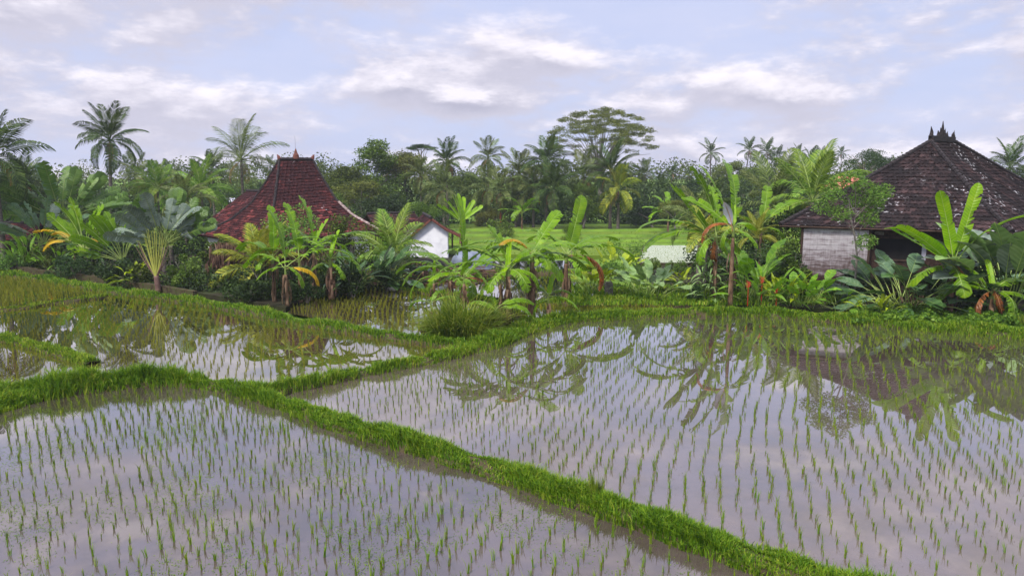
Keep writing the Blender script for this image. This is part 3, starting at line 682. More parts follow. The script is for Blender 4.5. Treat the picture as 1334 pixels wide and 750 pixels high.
# ------------------------------------------------------------------ broadleaf trees
CR = {}
def crownmesh(seed, lobes, leaf, m, nl, flat=1.):
    """lobes: (x,y,z,r) ; leaves gathered in clumps near lobe surfaces"""
    global rs
    q = np.random.RandomState(seed); C = []
    for (x, y, z, r) in lobes:
        k = int(nl*r*r); d = q.normal(size=(k, 3)); d /= np.linalg.norm(d, axis=1)[:, None]
        rad = r*(q.uniform(.25, 1, k)**.5); d *= rad[:, None]; d[:, 2] *= .8*flat
        C.append(np.array([x, y, z])+d)
    C = np.concatenate(C); kk = 9
    P = np.repeat(C, kk, 0)+q.normal(size=(len(C)*kk, 3))*np.array([leaf*.9, leaf*.9, leaf*.6])
    v, f = cards(P, leaf, .55, .25)
    return npmesh('crown', v, f, M[m])
def lobeset(seed, kind='round'):
    q = random.Random(seed); L = []
    if kind == 'round':
        for _ in range(26):
            a = q.uniform(0, 6.28); e = q.uniform(-.5, 1.5); rr = q.uniform(.45, .85)
            L.append((math.cos(a)*math.cos(e)*rr, math.sin(a)*math.cos(e)*rr, .55*math.sin(e)*rr*1.2+.1, q.uniform(.16, .32)))
    if kind == 'tall':
        for _ in range(30):
            a = q.uniform(0, 6.28); z = q.uniform(-.7, 1.1); rr = .8*math.sqrt(max(.05, 1-((z+.3)/1.45)**2))*q.uniform(.5, 1)
            L.append((math.cos(a)*rr, math.sin(a)*rr, z, q.uniform(.17, .30)))
    if kind == 'umbrella':
        for _ in range(230):
            a = q.uniform(0, 6.28); rr = math.sqrt(q.random()); lay = q.choice((0, .16, .3, .46))
            L.append((math.cos(a)*rr*(1-.6*lay), math.sin(a)*rr*(1-.6*lay), lay-.22*rr*rr+q.uniform(-.03, .03), q.uniform(.06, .12)))
    return L
for i in range(3):
    for nm, mt in (('dark', 'crowndark'), ('mid', 'crownmid'), ('olive', 'crownolive'), ('light', 'crownlight')):
        CR[(nm, i)] = crownmesh(10+i*7+len(nm), lobeset(20+i*5+len(nm), 'tall' if i == 1 else 'round'), .062, mt, 620)
CR[('dark', 9)] = crownmesh(77, lobeset(70, 'round'), .05, 'crowndark', 420)
CR[('light', 9)] = crownmesh(78, lobeset(71, 'round'), .05, 'crownlight', 420)
CR[('mid', 9)] = crownmesh(79, lobeset(72, 'tall'), .05, 'crownmid', 420)
def tree(px, ytop, D, wpx, label, kind='mid', var=0, hsc=1., z=0, name='broadleaf_tree', cat='tree', limbs=6, group=None, ratio=.9):
    top = Q(px, ytop, D); r = wpx*D/F/2; ext = {0: .95, 1: 1.35, 2: .95, 9: .95}[var]
    if var == 9 and kind == 'mid': ext = 1.35
    cz = top.z-r*ext*ratio*hsc*.9
    t = thing(name, label, cat, (top.x, D, z)); hh = max(.3, cz-z); mb = MB(); rr = max(.03, r*.05)
    mb.tube([(rnd.uniform(-.05, .05)*r, 0, hh*i/5-.05) for i in range(6)], [rr*(1.2-.12*i) for i in range(6)], 7)
    for k in range(limbs):
        a = k*2*math.pi/limbs+rnd.uniform(-.4, .4); s = hh*rnd.uniform(.55, .95); e = Vector((math.cos(a)*r*.6, math.sin(a)*r*.6, cz-z+r*rnd.uniform(-.1, .4)))
        mb.tube([(0, 0, s), Vector((0, 0, s)).lerp(e, .5)+Vector((0, 0, r*.08)), e], [rr*.6, rr*.4, rr*.15], 5)
    link('trunk', mb.mesh('trunk', M['bark'], True), t)
    link('crown', CR[(kind, var)], t, (0, 0, cz-z), (0, 0, rnd.uniform(0, 6.28)), (r, r, r*hsc*ratio))
    return t
def bush(px, py, D, wpx, hpx, label, m='crownmid', leaf=.13, n=900, z=.12, name='leafy_bush', asp=.5, lumps=14, drop=0):
    """near shrub: stems + a crown of single leaves gathered in lumps; px,py = foot"""
    p = G(px, py, z) if py > 340 else Q(px, py, D); D = p.y; p.z = z; t = thing(name, label, 'bush', p); w = wpx*D/F/2; h = hpx*D/F
    q = np.random.RandomState(int(px*7+D*3)); C = []
    for k in range(lumps):
        a = q.uniform(0, 6.28); rr = math.sqrt(q.uniform(0, 1))*w*.75; zz = h*q.uniform(.25, .88)*(1-.25*(rr/w)); lr = q.uniform(.18, .34)*min(w, h)
        d = q.normal(size=(n//lumps, 3)); d /= np.linalg.norm(d, axis=1)[:, None]; d *= (q.uniform(.35, 1, n//lumps)**.6*lr)[:, None]
        C.append(np.array([math.cos(a)*rr, math.sin(a)*rr*.8, zz])+d)
    C = np.concatenate(C); C[:, 2] = np.maximum(C[:, 2], .05)
    v, f = cards(C, leaf, asp, .2); link('foliage', npmesh('foliage', v, f, M[m]), t)
    mb = MB()
    for k in range(6):
        a = rnd.uniform(0, 6.28); e = (math.cos(a)*w*.5, math.sin(a)*w*.4, h*.7); mb.tube([(e[0]*.1, e[1]*.1, -.05), (e[0]*.5, e[1]*.5, h*.4), e], [.025, .018, .008], 5)
    link('stems', mb.mesh('stems', M['bark']), t); return t
def mass(name, label, cat, boxes, leaf, n, m, flat=.2):
    """uncountable leaf mass; boxes: (x,y,z, rx,ry,rz, weight)"""
    C = []; tot = sum(b[6] for b in boxes)
    for b in boxes:
        k = int(n*b[6]/tot); d = rs.normal(size=(k, 3)); d /= np.linalg.norm(d, axis=1)[:, None]; d *= (rs.uniform(.3, 1, k)**.5)[:, None]
        c = np.array(b[:3])+d*np.array(b[3:6]); C.append(c)
    C = np.concatenate(C); C[:, 2] = np.abs(C[:, 2])
    v, f = cards(C, leaf, .55, flat); o = link(name, npmesh(name, v, f, M[m]), kind='stuff'); return tag(o, label, cat)
# ------------------------------------------------------------------ houses
def lerp(a, b, t): return a*(1-t)+b*t
def profile(top, bot, prof):
    """point on the hip line: prof = [(run fraction, drop fraction)] from the top"""
    def fn(v):
        for (r0, z0), (r1, z1) in zip(prof, prof[1:]):
            s0, s1 = (r0+z0)/2, (r1+z1)/2
            if v <= s1+1e-9:
                k = (v-s0)/(s1-s0+1e-9); r = r0+(r1-r0)*k; z = z0+(z1-z0)*k; break
        return Vector((top.x+(bot.x-top.x)*r, top.y+(bot.y-top.y)*r, top.z+(bot.z-top.z)*z))
    return fn
LIN = [(0, 0), (1, 1)]
def tilesurf(LF, RF, rows, tw, parent, m, name='roof_tiles', th=.05):
    mb = MB(); deck = MB()
    for j in range(rows):
        v0, v1 = j/rows, (j+1.18)/rows; v1 = min(v1, 1.0)
        a, b, c, d = LF(v0), RF(v0), RF(v1), LF(v1)
        nrm = (c-a).cross(d-b); 
        if nrm.z < 0: nrm = -nrm
        nrm.normalize(); cnt = max(1, int(round((c-d).length/tw)))
        for i in range(cnt):
            u0, u1 = i/cnt, (i+.96)/cnt; w0 = rnd.gauss(0, .008); jit = rnd.gauss(0, .012)
            A_, B_, C_, D_ = a.lerp(b, u0), a.lerp(b, u1), d.lerp(c, u1), d.lerp(c, u0)
            sl = (D_-A_).normalized()*jit; up0 = nrm*(.01+w0); up1 = nrm*(th+w0)
            mA, mD = (A_+B_)/2-nrm*.025, (D_+C_)/2-nrm*.03
            vs = [A_+up0, mA+up0, B_+up0, C_+up1+sl, mD+up1+sl, D_+up1+sl, C_-nrm*.0+sl, mD+sl-nrm*.0, D_+sl]
            mb.add(vs, [(0, 5, 4, 1), (1, 4, 3, 2), (3, 4, 7, 6), (4, 5, 8, 7)])
        n_ = 1; e0, e1 = a.lerp(b, 0), a.lerp(b, 1); v1b = (j+1)/rows; f0, f1 = LF(v1b), RF(v1b); off = nrm*-.02; lo = nrm*-.10
        deck.add([e0+off, e1+off, f1+off, f0+off, e0+lo, e1+lo, f1+lo, f0+lo], [(0, 3, 2, 1), (4, 5, 6, 7), (2, 3, 7, 6)])
    o = link(name, mb.mesh(name, M[m]), parent); o['kind'] = 'stuff'
    link('roof_deck', deck.mesh('roof_deck', M['darkwood']), parent)
def ridge(pf, parent, m, r=.11, n=26, name='ridge', v0=0, v1=1, step=.3):
    """overlapping ridge caps along a curve"""
    mb = MB(); pts = [pf(v0+(v1-v0)*i/40) for i in range(41)]; L = sum((pts[i+1]-pts[i]).length for i in range(40)); n = int(L/step)
    for i in range(n):
        a = pf(v0+(v1-v0)*i/n); b = pf(v0+(v1-v0)*(i+1.1)/n) if i < n-1 else pf(v1)
        mb.tube([a+Vector((0, 0, .03)), b+Vector((0, 0, .045))], [r*.86*rnd.uniform(.95, 1.05), r*rnd.uniform(.95, 1.08)], 7)
    link(name, mb.mesh(name, M[m]), parent)
def wall(parent, a, b, z0, z1, th, m, name='wall', inset=0):
    d = (b-a); d.z = 0; L = d.length; c = (a+b)/2; mb = MB(); rot = Matrix.Rotation(math.atan2(d.y, d.x), 3, 'Z')
    mb.box((c.x, c.y, (z0+z1)/2), (L, th, z1-z0), rot); return link(name, mb.mesh(name, M[m]), parent)
# --- right house: dark hipped roof
hr = thing('tiled_house', 'large house with dark mossy hipped tile roof behind the right banana plants', 'house', (0, 0, 0))
L_ = Q(1016, 293, 35.5); R_ = Q(1318, 303, 31.6); RR_ = Q(1425, 283, 45.5); BL_ = L_+(RR_-R_); A1 = Q(1213, 184, 39); A2 = Q(1241, 184, 40.5)
pc = [(0, 0), (.5, .53), (1, 1)]
fL, fR, fRR, fBL = profile(A1, L_, pc), profile(A1, R_, pc), profile(A2, RR_, pc), profile(A2, BL_, pc)
fR2 = profile(A2, R_, pc)
tilesurf(fL, fR, 26, .24, hr, 'tiledark')
hipR = lambda v: fR(v)
tilesurf(lambda v: fR(v), fRR, 26, .24, hr, 'tiledark')
tilesurf(fRR, fBL, 16, .5, hr, 'tiledark'); tilesurf(fBL, fL, 16, .5, hr, 'tiledark')
for fn in (fL, fR, fRR, fBL): ridge(fn, hr, 'ridgedark', .12)
ridge(lambda v: A1.lerp(A2, v), hr, 'ridgedark', .14)
# crown ornament
mb = MB(); c = (A1+A2)/2; ax = (A2-A1); ax.z = 0; aL = ax.length; ax.normalize(); rot = Matrix.Rotation(math.atan2(ax.y, ax.x), 3, 'Z')
mb.box(c+Vector((0, 0, .12)), (aL*1.05, .26, .26), rot)
for k, h_ in ((-.52, .52), (.52, .42), (-.2, .35), (.2, .35), (0, .85), (-.09, .5), (.09, .5)):
    p = c+ax*(k*aL); mb.tube([p+Vector((0, 0, .2)), p+Vector((0, 0, .2+h_*.45))+ax*(.04 if k < 0 else -.04), p+Vector((0, 0, .2+h_))+ax*(.07 if k > 0 else -.07)], [.11, .08, .012], 6)
link('ridge_ornament', mb.mesh('ridge_ornament', M['ridgedark']), hr)
ez = .5*(L_.z+R_.z)
e1 = (R_-L_); e1.z = 0; e1n = e1.normalized(); e2 = (RR_-R_); e2.z = 0; e2n = e2.normalized()
def HP(a, b, z=0): p = L_+e1n*a+e2n*b; p.z = z; return p
LE = e1.length; LD = e2.length
w0, w1 = HP(.75, .75), HP(LE-.7, .75); w2, w3 = HP(LE-.7, LD-.7), HP(.75, LD-.7)
tw_ = ez+.22
op = 3.75   # left end of the dark window opening, measured along the front
seg = lambda a, b, z0, z1, m, th=.14, nm='wall': wall(hr, HP(a, .75), HP(b, .75), z0, z1, th, m, nm)
seg(2.95, LE-.7, 2.75, tw_, 'brick'); seg(2.95, 4.0, .1, 2.75, 'brick'); seg(4.0, LE-.7, .1, 1.7, 'brick'); seg(6.1, LE-.7, 1.7, 2.75, 'brick')
seg(4.0, 6.1, 1.7, 2.75, 'black', .05, 'window'); seg(5.9, 6.08, 1.75, 2.6, 'zinc', .09, 'curtain'); seg(4.0, 6.1, 2.70, 2.78, 'darkwood', .2, 'window_frame'); seg(4.0, 6.1, 1.66, 1.74, 'darkwood', .22, 'window_sill')
for q in (3.9, 5.15): seg(q, q+.38, 2.86, 3.02, 'bark', .17, 'vent')
wall(hr, w1, w2, .1, tw_, .14, 'brick'); wall(hr, w2, w3, .1, tw_, .14, 'brick'); wall(hr, w3, w0, .1, tw_, .14, 'brick')
# whitewashed woven wall in panels
a0 = 1.02; wd = 2.85; nx, nz = 9, 9; zb, zt = .85, ez-.12
for i in range(nx):
    for j in range(nz):
        mb = MB(); c = HP(a0+wd*(i+.5)/nx, .18+rnd.uniform(-.008, .008), zb+(zt-zb)*(j+.5)/nz)
        mb.box((0, 0, 0), (wd/nx-.006, .05, (zt-zb)/nz-.012), Matrix.Rotation(math.atan2(e1.y, e1.x), 3, 'Z'))
        mb.v = [(x+c.x, y+c.y, z+c.z) for x, y, z in mb.v]
        link('wall_panel', mb.mesh('wall_panel', M['bamboo']), hr)
wall(hr, HP(a0, .23), HP(a0+wd, .23), zb-.05, zt+.02, .04, 'bamboo', 'panel_backing'); wall(hr, HP(a0, .18), HP(a0+wd, .18), .1, zb-.03, .3, 'brick', 'plinth')
for q in (a0-.05, a0+wd+.04):
    mb = MB(); p = HP(q, .16); mb.tube([(p.x, p.y, 0), (p.x, p.y, ez)], [.06, .06], 6); link('post', mb.mesh('post', M['darkwood']), hr)
mb = MB(); mb.tube([L_+Vector((0, 0, -.06)), R_+Vector((0, 0, -.06))], .05, 4); mb.tube([R_+Vector((0, 0, -.06)), RR_+Vector((0, 0, -.06))], .05, 4); link('eave_board', mb.mesh('eave_board', M['darkwood']), hr)

# --- left house: tall red-brown joglo roof
hj = thing('tiled_house', 'house with a tall flaring red tiled roof and thin mast behind the left garden', 'house', (0, 0, 0))
FL_ = Q(338, 318, 43.5); FR_ = Q(494, 300, 48); BLj = Q(258, 306, 50); BRj = FR_+(BLj-FL_); BRj.z = FR_.z
cj = (FL_+FR_+BLj+BRj)/4; r1 = Q(364, 208, 49.2); r2 = Q(407, 208, 50.2)
pj = [(0, 0), (.15, .27), (.34, .57), (.60, .80), (1, 1)]
jFL, jFR, jBL, jBR = profile(r1, FL_, pj), profile(r2, FR_, pj), profile(r1, BLj, pj), profile(r2, BRj, pj)
tilesurf(jFL, jFR, 30, .27, hj, 'tilered', th=.06); tilesurf(jBL, jFL, 30, .27, hj, 'tilered', th=.06)
tilesurf(jFR, jBR, 20, .5, hj, 'tilered'); tilesurf(jBR, jBL, 20, .5, hj, 'tilered')
for fn in (jFL, jFR): ridge(fn, hj, 'ridgedark', .09, v0=0, v1=.5); ridge(fn, hj, 'ridgepale', .10, v0=.5, v1=1)
for fn in (jBL, jBR): ridge(fn, hj, 'ridgedark', .09)
ridge(lambda v: r1.lerp(r2, v), hj, 'ridgedark', .12)
mb = MB(); c = (r1+r2)/2
for p, s in ((r1, -1), (r2, 1)): link('ridge_end', MB().tube([p+Vector((0, 0, .05)), p+Vector((s*.05, 0, .2)), p+Vector((s*.14, 0, .34))], [.14, .10, .02], 6).mesh('ridge_end', M['redwood']), hj)
mb.tube([c+Vector((0, 0, .05)), c+Vector((0, 0, .3)), c+Vector((0, 0, .42)), c+Vector((0, 0, .72))], [.22, .2, .12, .03], 8)
link('ridge_ornament', mb.mesh('ridge_ornament', M['redwood']), hj)
mb = MB(); mb.tube([c+Vector((0, 0, .5)), c+Vector((-.03, 0, 1.55))], [.025, .012], 5); link('mast', mb.mesh('mast', M['zinc']), hj)
def inset(a, k=.12): p = a.lerp(cj, k); p.z = 0; return p
js = [inset(q) for q in (FL_, FR_, BRj, BLj)]
for i in range(4): wall(hj, js[i], js[(i+1) % 4], .1, FL_.z+.15, .14, 'plaster' if i in (0, 3) else 'brick')
a, b = js[0], js[1]
wall(hj, a.lerp(b, .3)+Vector((.06, -.08, 0)), a.lerp(b, .5)+Vector((.06, -.08, 0)), .1, 1.7, .05, 'darkwood', 'door')
wall(hj, a.lerp(b, .65)+Vector((.06, -.08, 0)), a.lerp(b, .85)+Vector((.06, -.08, 0)), .8, 1.6, .05, 'black', 'window')
# wing behind it on the left and lower roof on the right
def gabled(t, p0, p1, hz, ez_, half, m, rows=12, tw=.27, ridge_m='ridgedark', over=0):
    """roof over the ridge p0-p1, eaves half metres to both sides"""
    d = (p1-p0); d.z = 0; d.normalize(); n = Vector((-d.y, d.x, 0)); p0 = Vector((p0.x, p0.y, hz)); p1 = Vector((p1.x, p1.y, hz))
    for s in (1, -1):
        q0 = p0+n*s*half; q1 = p1+n*s*half; q0.z = q1.z = ez_
        tilesurf(profile(p0, q0, LIN), profile(p1, q1, LIN), rows, tw, t, m)
    ridge(lambda v: p0.lerp(p1, v), t, ridge_m, .11)
    return d, n
hw = thing('tiled_house', 'low red tiled house wing just left of the tall flaring roof', 'house', (0, 0, 0))
p0 = Q(335, 250, 56); p1 = Q(312, 250, 60)
p0 = Q(345, 250, 53.5); p1 = Q(322, 250, 57)
d, n = gabled(hw, p0, p1, p0.z, 1.9, 3.6, 'tilered', 18)
q0, q1 = p0-n*3.0, p0+n*3.0; wall(hw, Vector((q0.x, q0.y, 0)), Vector((q1.x, q1.y, 0)), .1, 2.2, .14, 'plaster')
q2, q3 = p1-n*3.0, p1+n*3.0; wall(hw, Vector((q2.x, q2.y, 0)), Vector((q3.x, q3.y, 0)), .1, 2.2, .14, 'plaster')
wall(hw, Vector((q1.x, q1.y, 0)), Vector((q3.x, q3.y, 0)), .1, 2.2, .14, 'plaster'); wall(hw, Vector((q0.x, q0.y, 0)), Vector((q2.x, q2.y, 0)), .1, 2.2, .14, 'plaster')
hk = thing('outbuilding', 'low building with dark brown roof between the red roof and the white gable', 'house', (0, 0, 0))
p0 = Q(478, 279, 55); p1 = Q(540, 279, 57)
d, n = gabled(hk, p0, p1, p0.z, 1.5, 2.6, 'tilemid', 9)
for s in (1, -1):
    q0, q1 = p0+n*s*2.0, p1+n*s*2.0; wall(hk, Vector((q0.x, q0.y, 0)), Vector((q1.x, q1.y, 0)), .1, 1.75, .12, 'brick')
for q in (p0+d*.4, p1-d*.4): wall(hk, Vector((q.x, q.y, 0))+n*1.9, Vector((q.x, q.y, 0))-n*1.9, .1, 1.75, .12, 'brick')
# --- white gabled house
hg = thing('white_house', 'small white gabled house with red-brown roof edge behind the bananas', 'house', (0, 0, 0))
pk = Q(561, 284, 50); zt = pk.z; zR = 1.95; zL = .55
dr = Vector((-.2, .98, 0)); bk = pk+dr*6
eR = Q(604, 309, 49.2); eLp = Q(508, 329, 50.6)
pcv = [(0, 0), (.45, .55), (1, 1)]
fr0, fr1 = profile(pk-dr*.35, eR-dr*.35, pcv), profile(bk, eR+dr*6, pcv)
fl0, fl1 = profile(pk-dr*.35, eLp-dr*.35, LIN), profile(bk, eLp+dr*6, LIN)
tilesurf(fr0, fr1, 12, .27, hg, 'tilemid'); tilesurf(fl0, fl1, 14, .27, hg, 'tilemid')
ridge(lambda v: (pk-dr*.4).lerp(bk, v), hg, 'ridgedark', .11)
mb = MB()
for fa in (fr0, fl0):
    for i in range(10):
        a, b = fa(i/10), fa((i+1)/10); mb.add([a+Vector((0, 0, .04)), b+Vector((0, 0, .04)), b-Vector((0, 0, .15)), a-Vector((0, 0, .15)), a+Vector((.02, .07, .04)), b+Vector((.02, .07, .04)), b+Vector((.02, .07, -.15)), a+Vector((.02, .07, -.15))], [(0, 1, 2, 3), (7, 6, 5, 4), (3, 2, 6, 7), (0, 4, 5, 1)])
link('barge_board', mb.mesh('barge_board', M['redwood']), hg)
wr = Q(583, 300, 49.6); wr = Vector((wr.x, wr.y, 0)); wl = Q(503, 300, 50.6); wl = Vector((wl.x, wl.y, 0)); pk0 = pk-Vector((0, 0, .12))
mb = MB(); kR = (wr.x-pk.x)/(eR.x-pk.x); zr = fr0(.55).z-.1
vs = []
for off in (0, .14):
    for p in (Vector((wl.x, wl.y, .0)), Vector((wr.x, wr.y, 0)), Vector((wr.x, wr.y, zr)), pk0, Vector((wl.x, wl.y, eLp.z+.1))): vs.append(p+dr*off)
mb.add(vs, [(0, 1, 2, 3, 4), (9, 8, 7, 6, 5), (1, 6, 7, 2), (0, 4, 9, 5), (2, 7, 8, 3), (3, 8, 9, 4)]); link('gable_wall', mb.mesh('gable_wall', M['plaster']), hg)
wall(hg, wr+dr*.1, wr+dr*5.8, 0, zr, .14, 'plaster', 'wall'); wall(hg, wr+dr*5.8, wl+dr*5.8, 0, 1.2, .14, 'plaster', 'wall'); wall(hg, wl+dr*.1, wl+dr*5.8, 0, .8, .14, 'plaster', 'wall')
for k in (.1, 5.6):
    p = Vector((eR.x-.1, eR.y, 0))+dr*k; mb = MB(); mb.tube([(p.x, p.y, 0), (p.x, p.y, eR.z)], .07, 6); link('post', mb.mesh('post', M['darkwood']), hg)
# --- red roof corner far left, small hut, far roofs
hs = thing('small_house', 'small low house with red roof half hidden behind the shrubs at far left', 'house', (0, 0, 0))
p0 = Q(-10, 292, 47.5); p1 = Q(58, 292, 47.5); d, n = gabled(hs, p0, p1, Q(30, 291, 47.5).z, 1.65, 1.9, 'tilered', 8, .27)
wall(hs, Vector((p0.x, p0.y-1.4, 0)), Vector((p1.x-.3, p1.y-1.4, 0)), .1, 1.75, .12, 'darkwood'); wall(hs, Vector((p1.x-.3, p1.y-1.4, 0)), Vector((p1.x-.3, p1.y+1.4, 0)), .1, 1.75, .12, 'darkwood')
hh = thing('field_hut', 'tiny pale roofed field hut far beyond the left palms', 'hut', Q(301, 268, 120)); hh.location.z = 0; hh.scale = (.62, .62, .72)
mb = MB()
for x in (-1, 1):
    for y in (-.8, .8): mb.tube([(x, y, 0), (x, y, 2.4)], .08, 5)
link('posts', mb.mesh('posts', M['darkwood']), hh); mb = MB(); mb.box((0, 0, 1.6), (1.8, 1.4, 1.2)); link('wall', mb.mesh('wall', M['black']), hh)
mb = MB(); mb.add([(-1.5, -1.2, 2.3), (1.5, -1.2, 2.3), (1.5, 1.2, 2.3), (-1.5, 1.2, 2.3), (-1.2, 0, 3.2), (1.2, 0, 3.2)], [(0, 1, 5, 4), (1, 2, 5), (2, 3, 4, 5), (3, 0, 4), (3, 2, 1, 0)]); link('roof', mb.mesh('roof', M['zinc']), hh)
ho = thing('red_roofed_house', 'faded red roof top poking up beside the large dark roof', 'house', (0, 0, 0))
p0 = Q(1082, 231, 62); p1 = Q(1110, 229, 62); mb = MB()
a_, b_ = Q(1080, 246, 62), Q(1124, 246, 62)
mb.add([p0, p1, b_+Vector((1, -1.4, 0)), a_+Vector((-.4, -1.4, 0)), b_+Vector((1, 1.4, 0)), a_+Vector((-.4, 1.4, 0))], [(0, 3, 2, 1), (0, 1, 4, 5), (0, 5, 3), (1, 2, 4), (2, 3, 5, 4)]); link('roof', mb.mesh('roof', M['redpaint']), ho)
wall(ho, Vector((a_.x, 62, 0)), Vector((b_.x, 62, 0)), 0, a_.z-.01, .5, 'curtain')
# --- odds and ends
t = thing('garden_wall', 'low dark retaining wall along the foot of the left garden', 'wall', (0, 0, 0))
pts = [G(a, b, .1) for a, b in ((-120, 336), (0, 349), (60, 357), (130, 366), (200, 376), (255, 385))]
for i in range(len(pts)-1):
    L = (pts[i+1]-pts[i]).length; k = max(1, int(L/.7))
    for j in range(k):
        a, b = pts[i].lerp(pts[i+1], (j+.02)/k), pts[i].lerp(pts[i+1], (j+.98)/k); wall(t, a, b, -.05, .34+rnd.uniform(-.03, .03), .22, 'mudbank', 'stone_block')
t = thing('wooden_fence', 'dark weathered board fence at the far left edge', 'fence', (0, 0, 0))
for i in range(14):
    p = Q(-52+i*6.4, 330, 44.5-.02*i); mb = MB(); mb.box((p.x, p.y, .8+rnd.uniform(-.04, .04)), (.26, .04, 1.5)); link('board', mb.mesh('board', M['darkwood']), t)
p = G(512, 379, .05); q = MB(); t = link('boulder', None, None, p)
bpy.data.objects.remove(t); bm = MB(); vs = []; 
for i in range(7):
    for j in range(10):
        th = math.pi*i/6; ph = 2*math.pi*j/10; rr = 1+.08*math.sin(3*ph+i); vs.append((.27*math.sin(th)*math.cos(ph)*rr, .22*math.sin(th)*math.sin(ph)*rr, .15*math.cos(th)*rr))
bm.add(vs, [(i*10+j, (i+1)*10+j, (i+1)*10+(j+1) % 10, i*10+(j+1) % 10) for i in range(6) for j in range(10)])
t = link('boulder', bm.mesh('boulder', M['stone'], True), None, p+Vector((0, 0, .14))); tag(t, 'pale rounded stone at the edge of the brown silty paddy', 'stone')
t = link('concrete_post', None); bpy.data.objects.remove(t)
p = G(793, 384, .1); mb = MB(); mb.box((0, 0, .25), (.36, .3, .62), taper=.94); mb.box((0, 0, .58), (.30, .25, .06)); t = link('wooden_stump', mb.mesh('wooden_stump', M['bark']), None, p); tag(t, 'short grey square stump beside the yellow-green plant', 'stump')
p = Q(612, 332, 47); mb = MB(); n_ = 12
def heap(w, l, h, seed, n1=16, n2=8):
    q = random.Random(seed); vs = []; ph = [q.uniform(0, 6) for _ in range(4)]
    for i in range(n2+1):
        for j in range(n1):
            th = (math.pi/2)*i/n2; a = 2*math.pi*j/n1; rr = math.cos(th)**.6*(1+.12*math.sin(3*a+ph[0])+.06*math.sin(7*a+ph[1]))
            vs.append((w*rr*math.cos(a), l*rr*math.sin(a), h*math.sin(th)*(1+.1*math.sin(5*a+ph[2]))-.03))
    return vs, [(i*n1+j, i*n1+(j+1) % n1, (i+1)*n1+(j+1) % n1, (i+1)*n1+j) for i in range(n2) for j in range(n1)]
v, f = heap(1.35, .9, .7, 3); t = link('covered_heap', MB().add(v, f).mesh('covered_heap', M['tarp'], True), None, (p.x, p.y, .1)); tag(t, 'heap under a pale grey sheet beside the white house', 'covered heap')
p = Q(556, 352, 42); v, f = heap(1.1, .7, .75, 9); t = link('covered_heap', MB().add(v, f).mesh('covered_heap', M['black'], True), None, (p.x, p.y, .1)); tag(t, 'dark sheeted heap below the white gable', 'covered heap')
def brush(px, py, D, w, l, h, n, label, thick=.018, z=.12):
    p = Q(px, py, D); mb = MB()
    for _ in range(n):
        a = rnd.gauss(0, .5); L = rnd.uniform(.5, 1.3)*l; c = Vector((rnd.gauss(0, w*.4), rnd.gauss(0, .35), abs(rnd.gauss(0, h*.45)))); d = Vector((math.cos(a), math.sin(a), rnd.gauss(0, .18)))
        mb.tube([c-d*L/2, c+Vector((0, 0, rnd.uniform(0, .08))), c+d*L/2], [thick*rnd.uniform(.5, 1.4)]*3, 4)
    t = link('brushwood', mb.mesh('brushwood', M['dryfibre']), None, (p.x, p.y, z)); tag(t, label, 'brushwood', kind='stuff')
brush(500, 375, 37, 2.3, 1.2, .45, 260, 'heap of dry brown sticks at the edge of the silty paddy')
brush(595, 362, 40.5, 2.2, 1.4, .35, 160, 'dry cut stalks lying below the white house')

# ------------------------------------------------------------------ banana plants
b = banana
b(1237, 409, 1.75, [('banslim', 172, 48, 1.05, 15), ('banslim', 178, 34, .95, -25), ('banslim', 168, 78, 1.0, 60), ('banslim', 12, 74, 1.05, 60), ('banslim', 5, 58, 1.12, -30), ('banslim', 182, 42, 1.0, 30), ('banyoung', 95, 84, .5, 60),
   ('banlow', 185, 4, 1.1), ('banlow', 250, -8, .95), ('banlow', 340, -12, .9), ('banbrown', 300, -30, .6)], 'banana plant with long arching leaves before the right part of the dark roof', r=.13, nsh=16)
b(1290, 412, .75, [('banlow', 150, 42, 1.1), ('banlow', 172, 30, 1.2), ('banlow', 20, 38, 1.25), ('banlow', 345, 10, .9), ('banyoung', 100, 75, .5), ('banbrown', 200, -5, .8), ('banbrown', 250, -10, .6), ('banlow', 290, 5, .8)],
   'short banana plant with broad leaves at the lower right', r=.1, nsh=8)
b(951, 397, 3.0, [('banup', 62, 66, 1.15, 60), ('banup', 112, 60, 1.10, 40), ('banup', 140, 44, .95, -20), ('banlow', 40, 20, .9), ('banbrown', 180, 25, .9), ('banlow', 200, -20, .7), ('banlow', 330, -10, .7), ('banyoung', 80, 74, .5)],
   'tall banana plant with dead orange leaf near the centre right', r=.12, nsh=20)
b(930, 388, 2.45, [('ban', 172, 40, 1.25, 0), ('ban', 182, 20, 1.15, -15), ('banup', 160, 55, 1.05, 30), ('banup', 100, 80, 1.15, 80), ('banup', 70, 66, .9, 50), ('banlow', 215, 0, 1.0), ('banlow', 170, -8, .8), ('banlow', 20, 0, .8), ('banbrown', 230, -30, .7)],
   'banana plant with broad bright leaves reaching left behind the tallest banana', r=.13, z=.14, D=32.5, nsh=14)
b(693, 412, 2.18, [('ban', 178, 36, 1.05, 5), ('ban', 168, 22, 1.09, -5), ('banyellow', 205, 66, 0.91, 0), ('banup', 40, 52, 0.82, 40), ('ban', 12, 42, 0.96, 10), ('ban', 28, 12, 0.87, 0), ('banlow', 210, 5, 0.91), ('banlow', 330, -5, 0.87), ('banlow', 190, -15, 0.73), ('banlow', 60, 30, .85), ('ban', 175, 55, .75), ('banlow', 300, 10, .8), ('ban', 350, 50, .7)],
   'banana plant with a curling yellow top leaf in the middle group', r=.14, nsh=22)
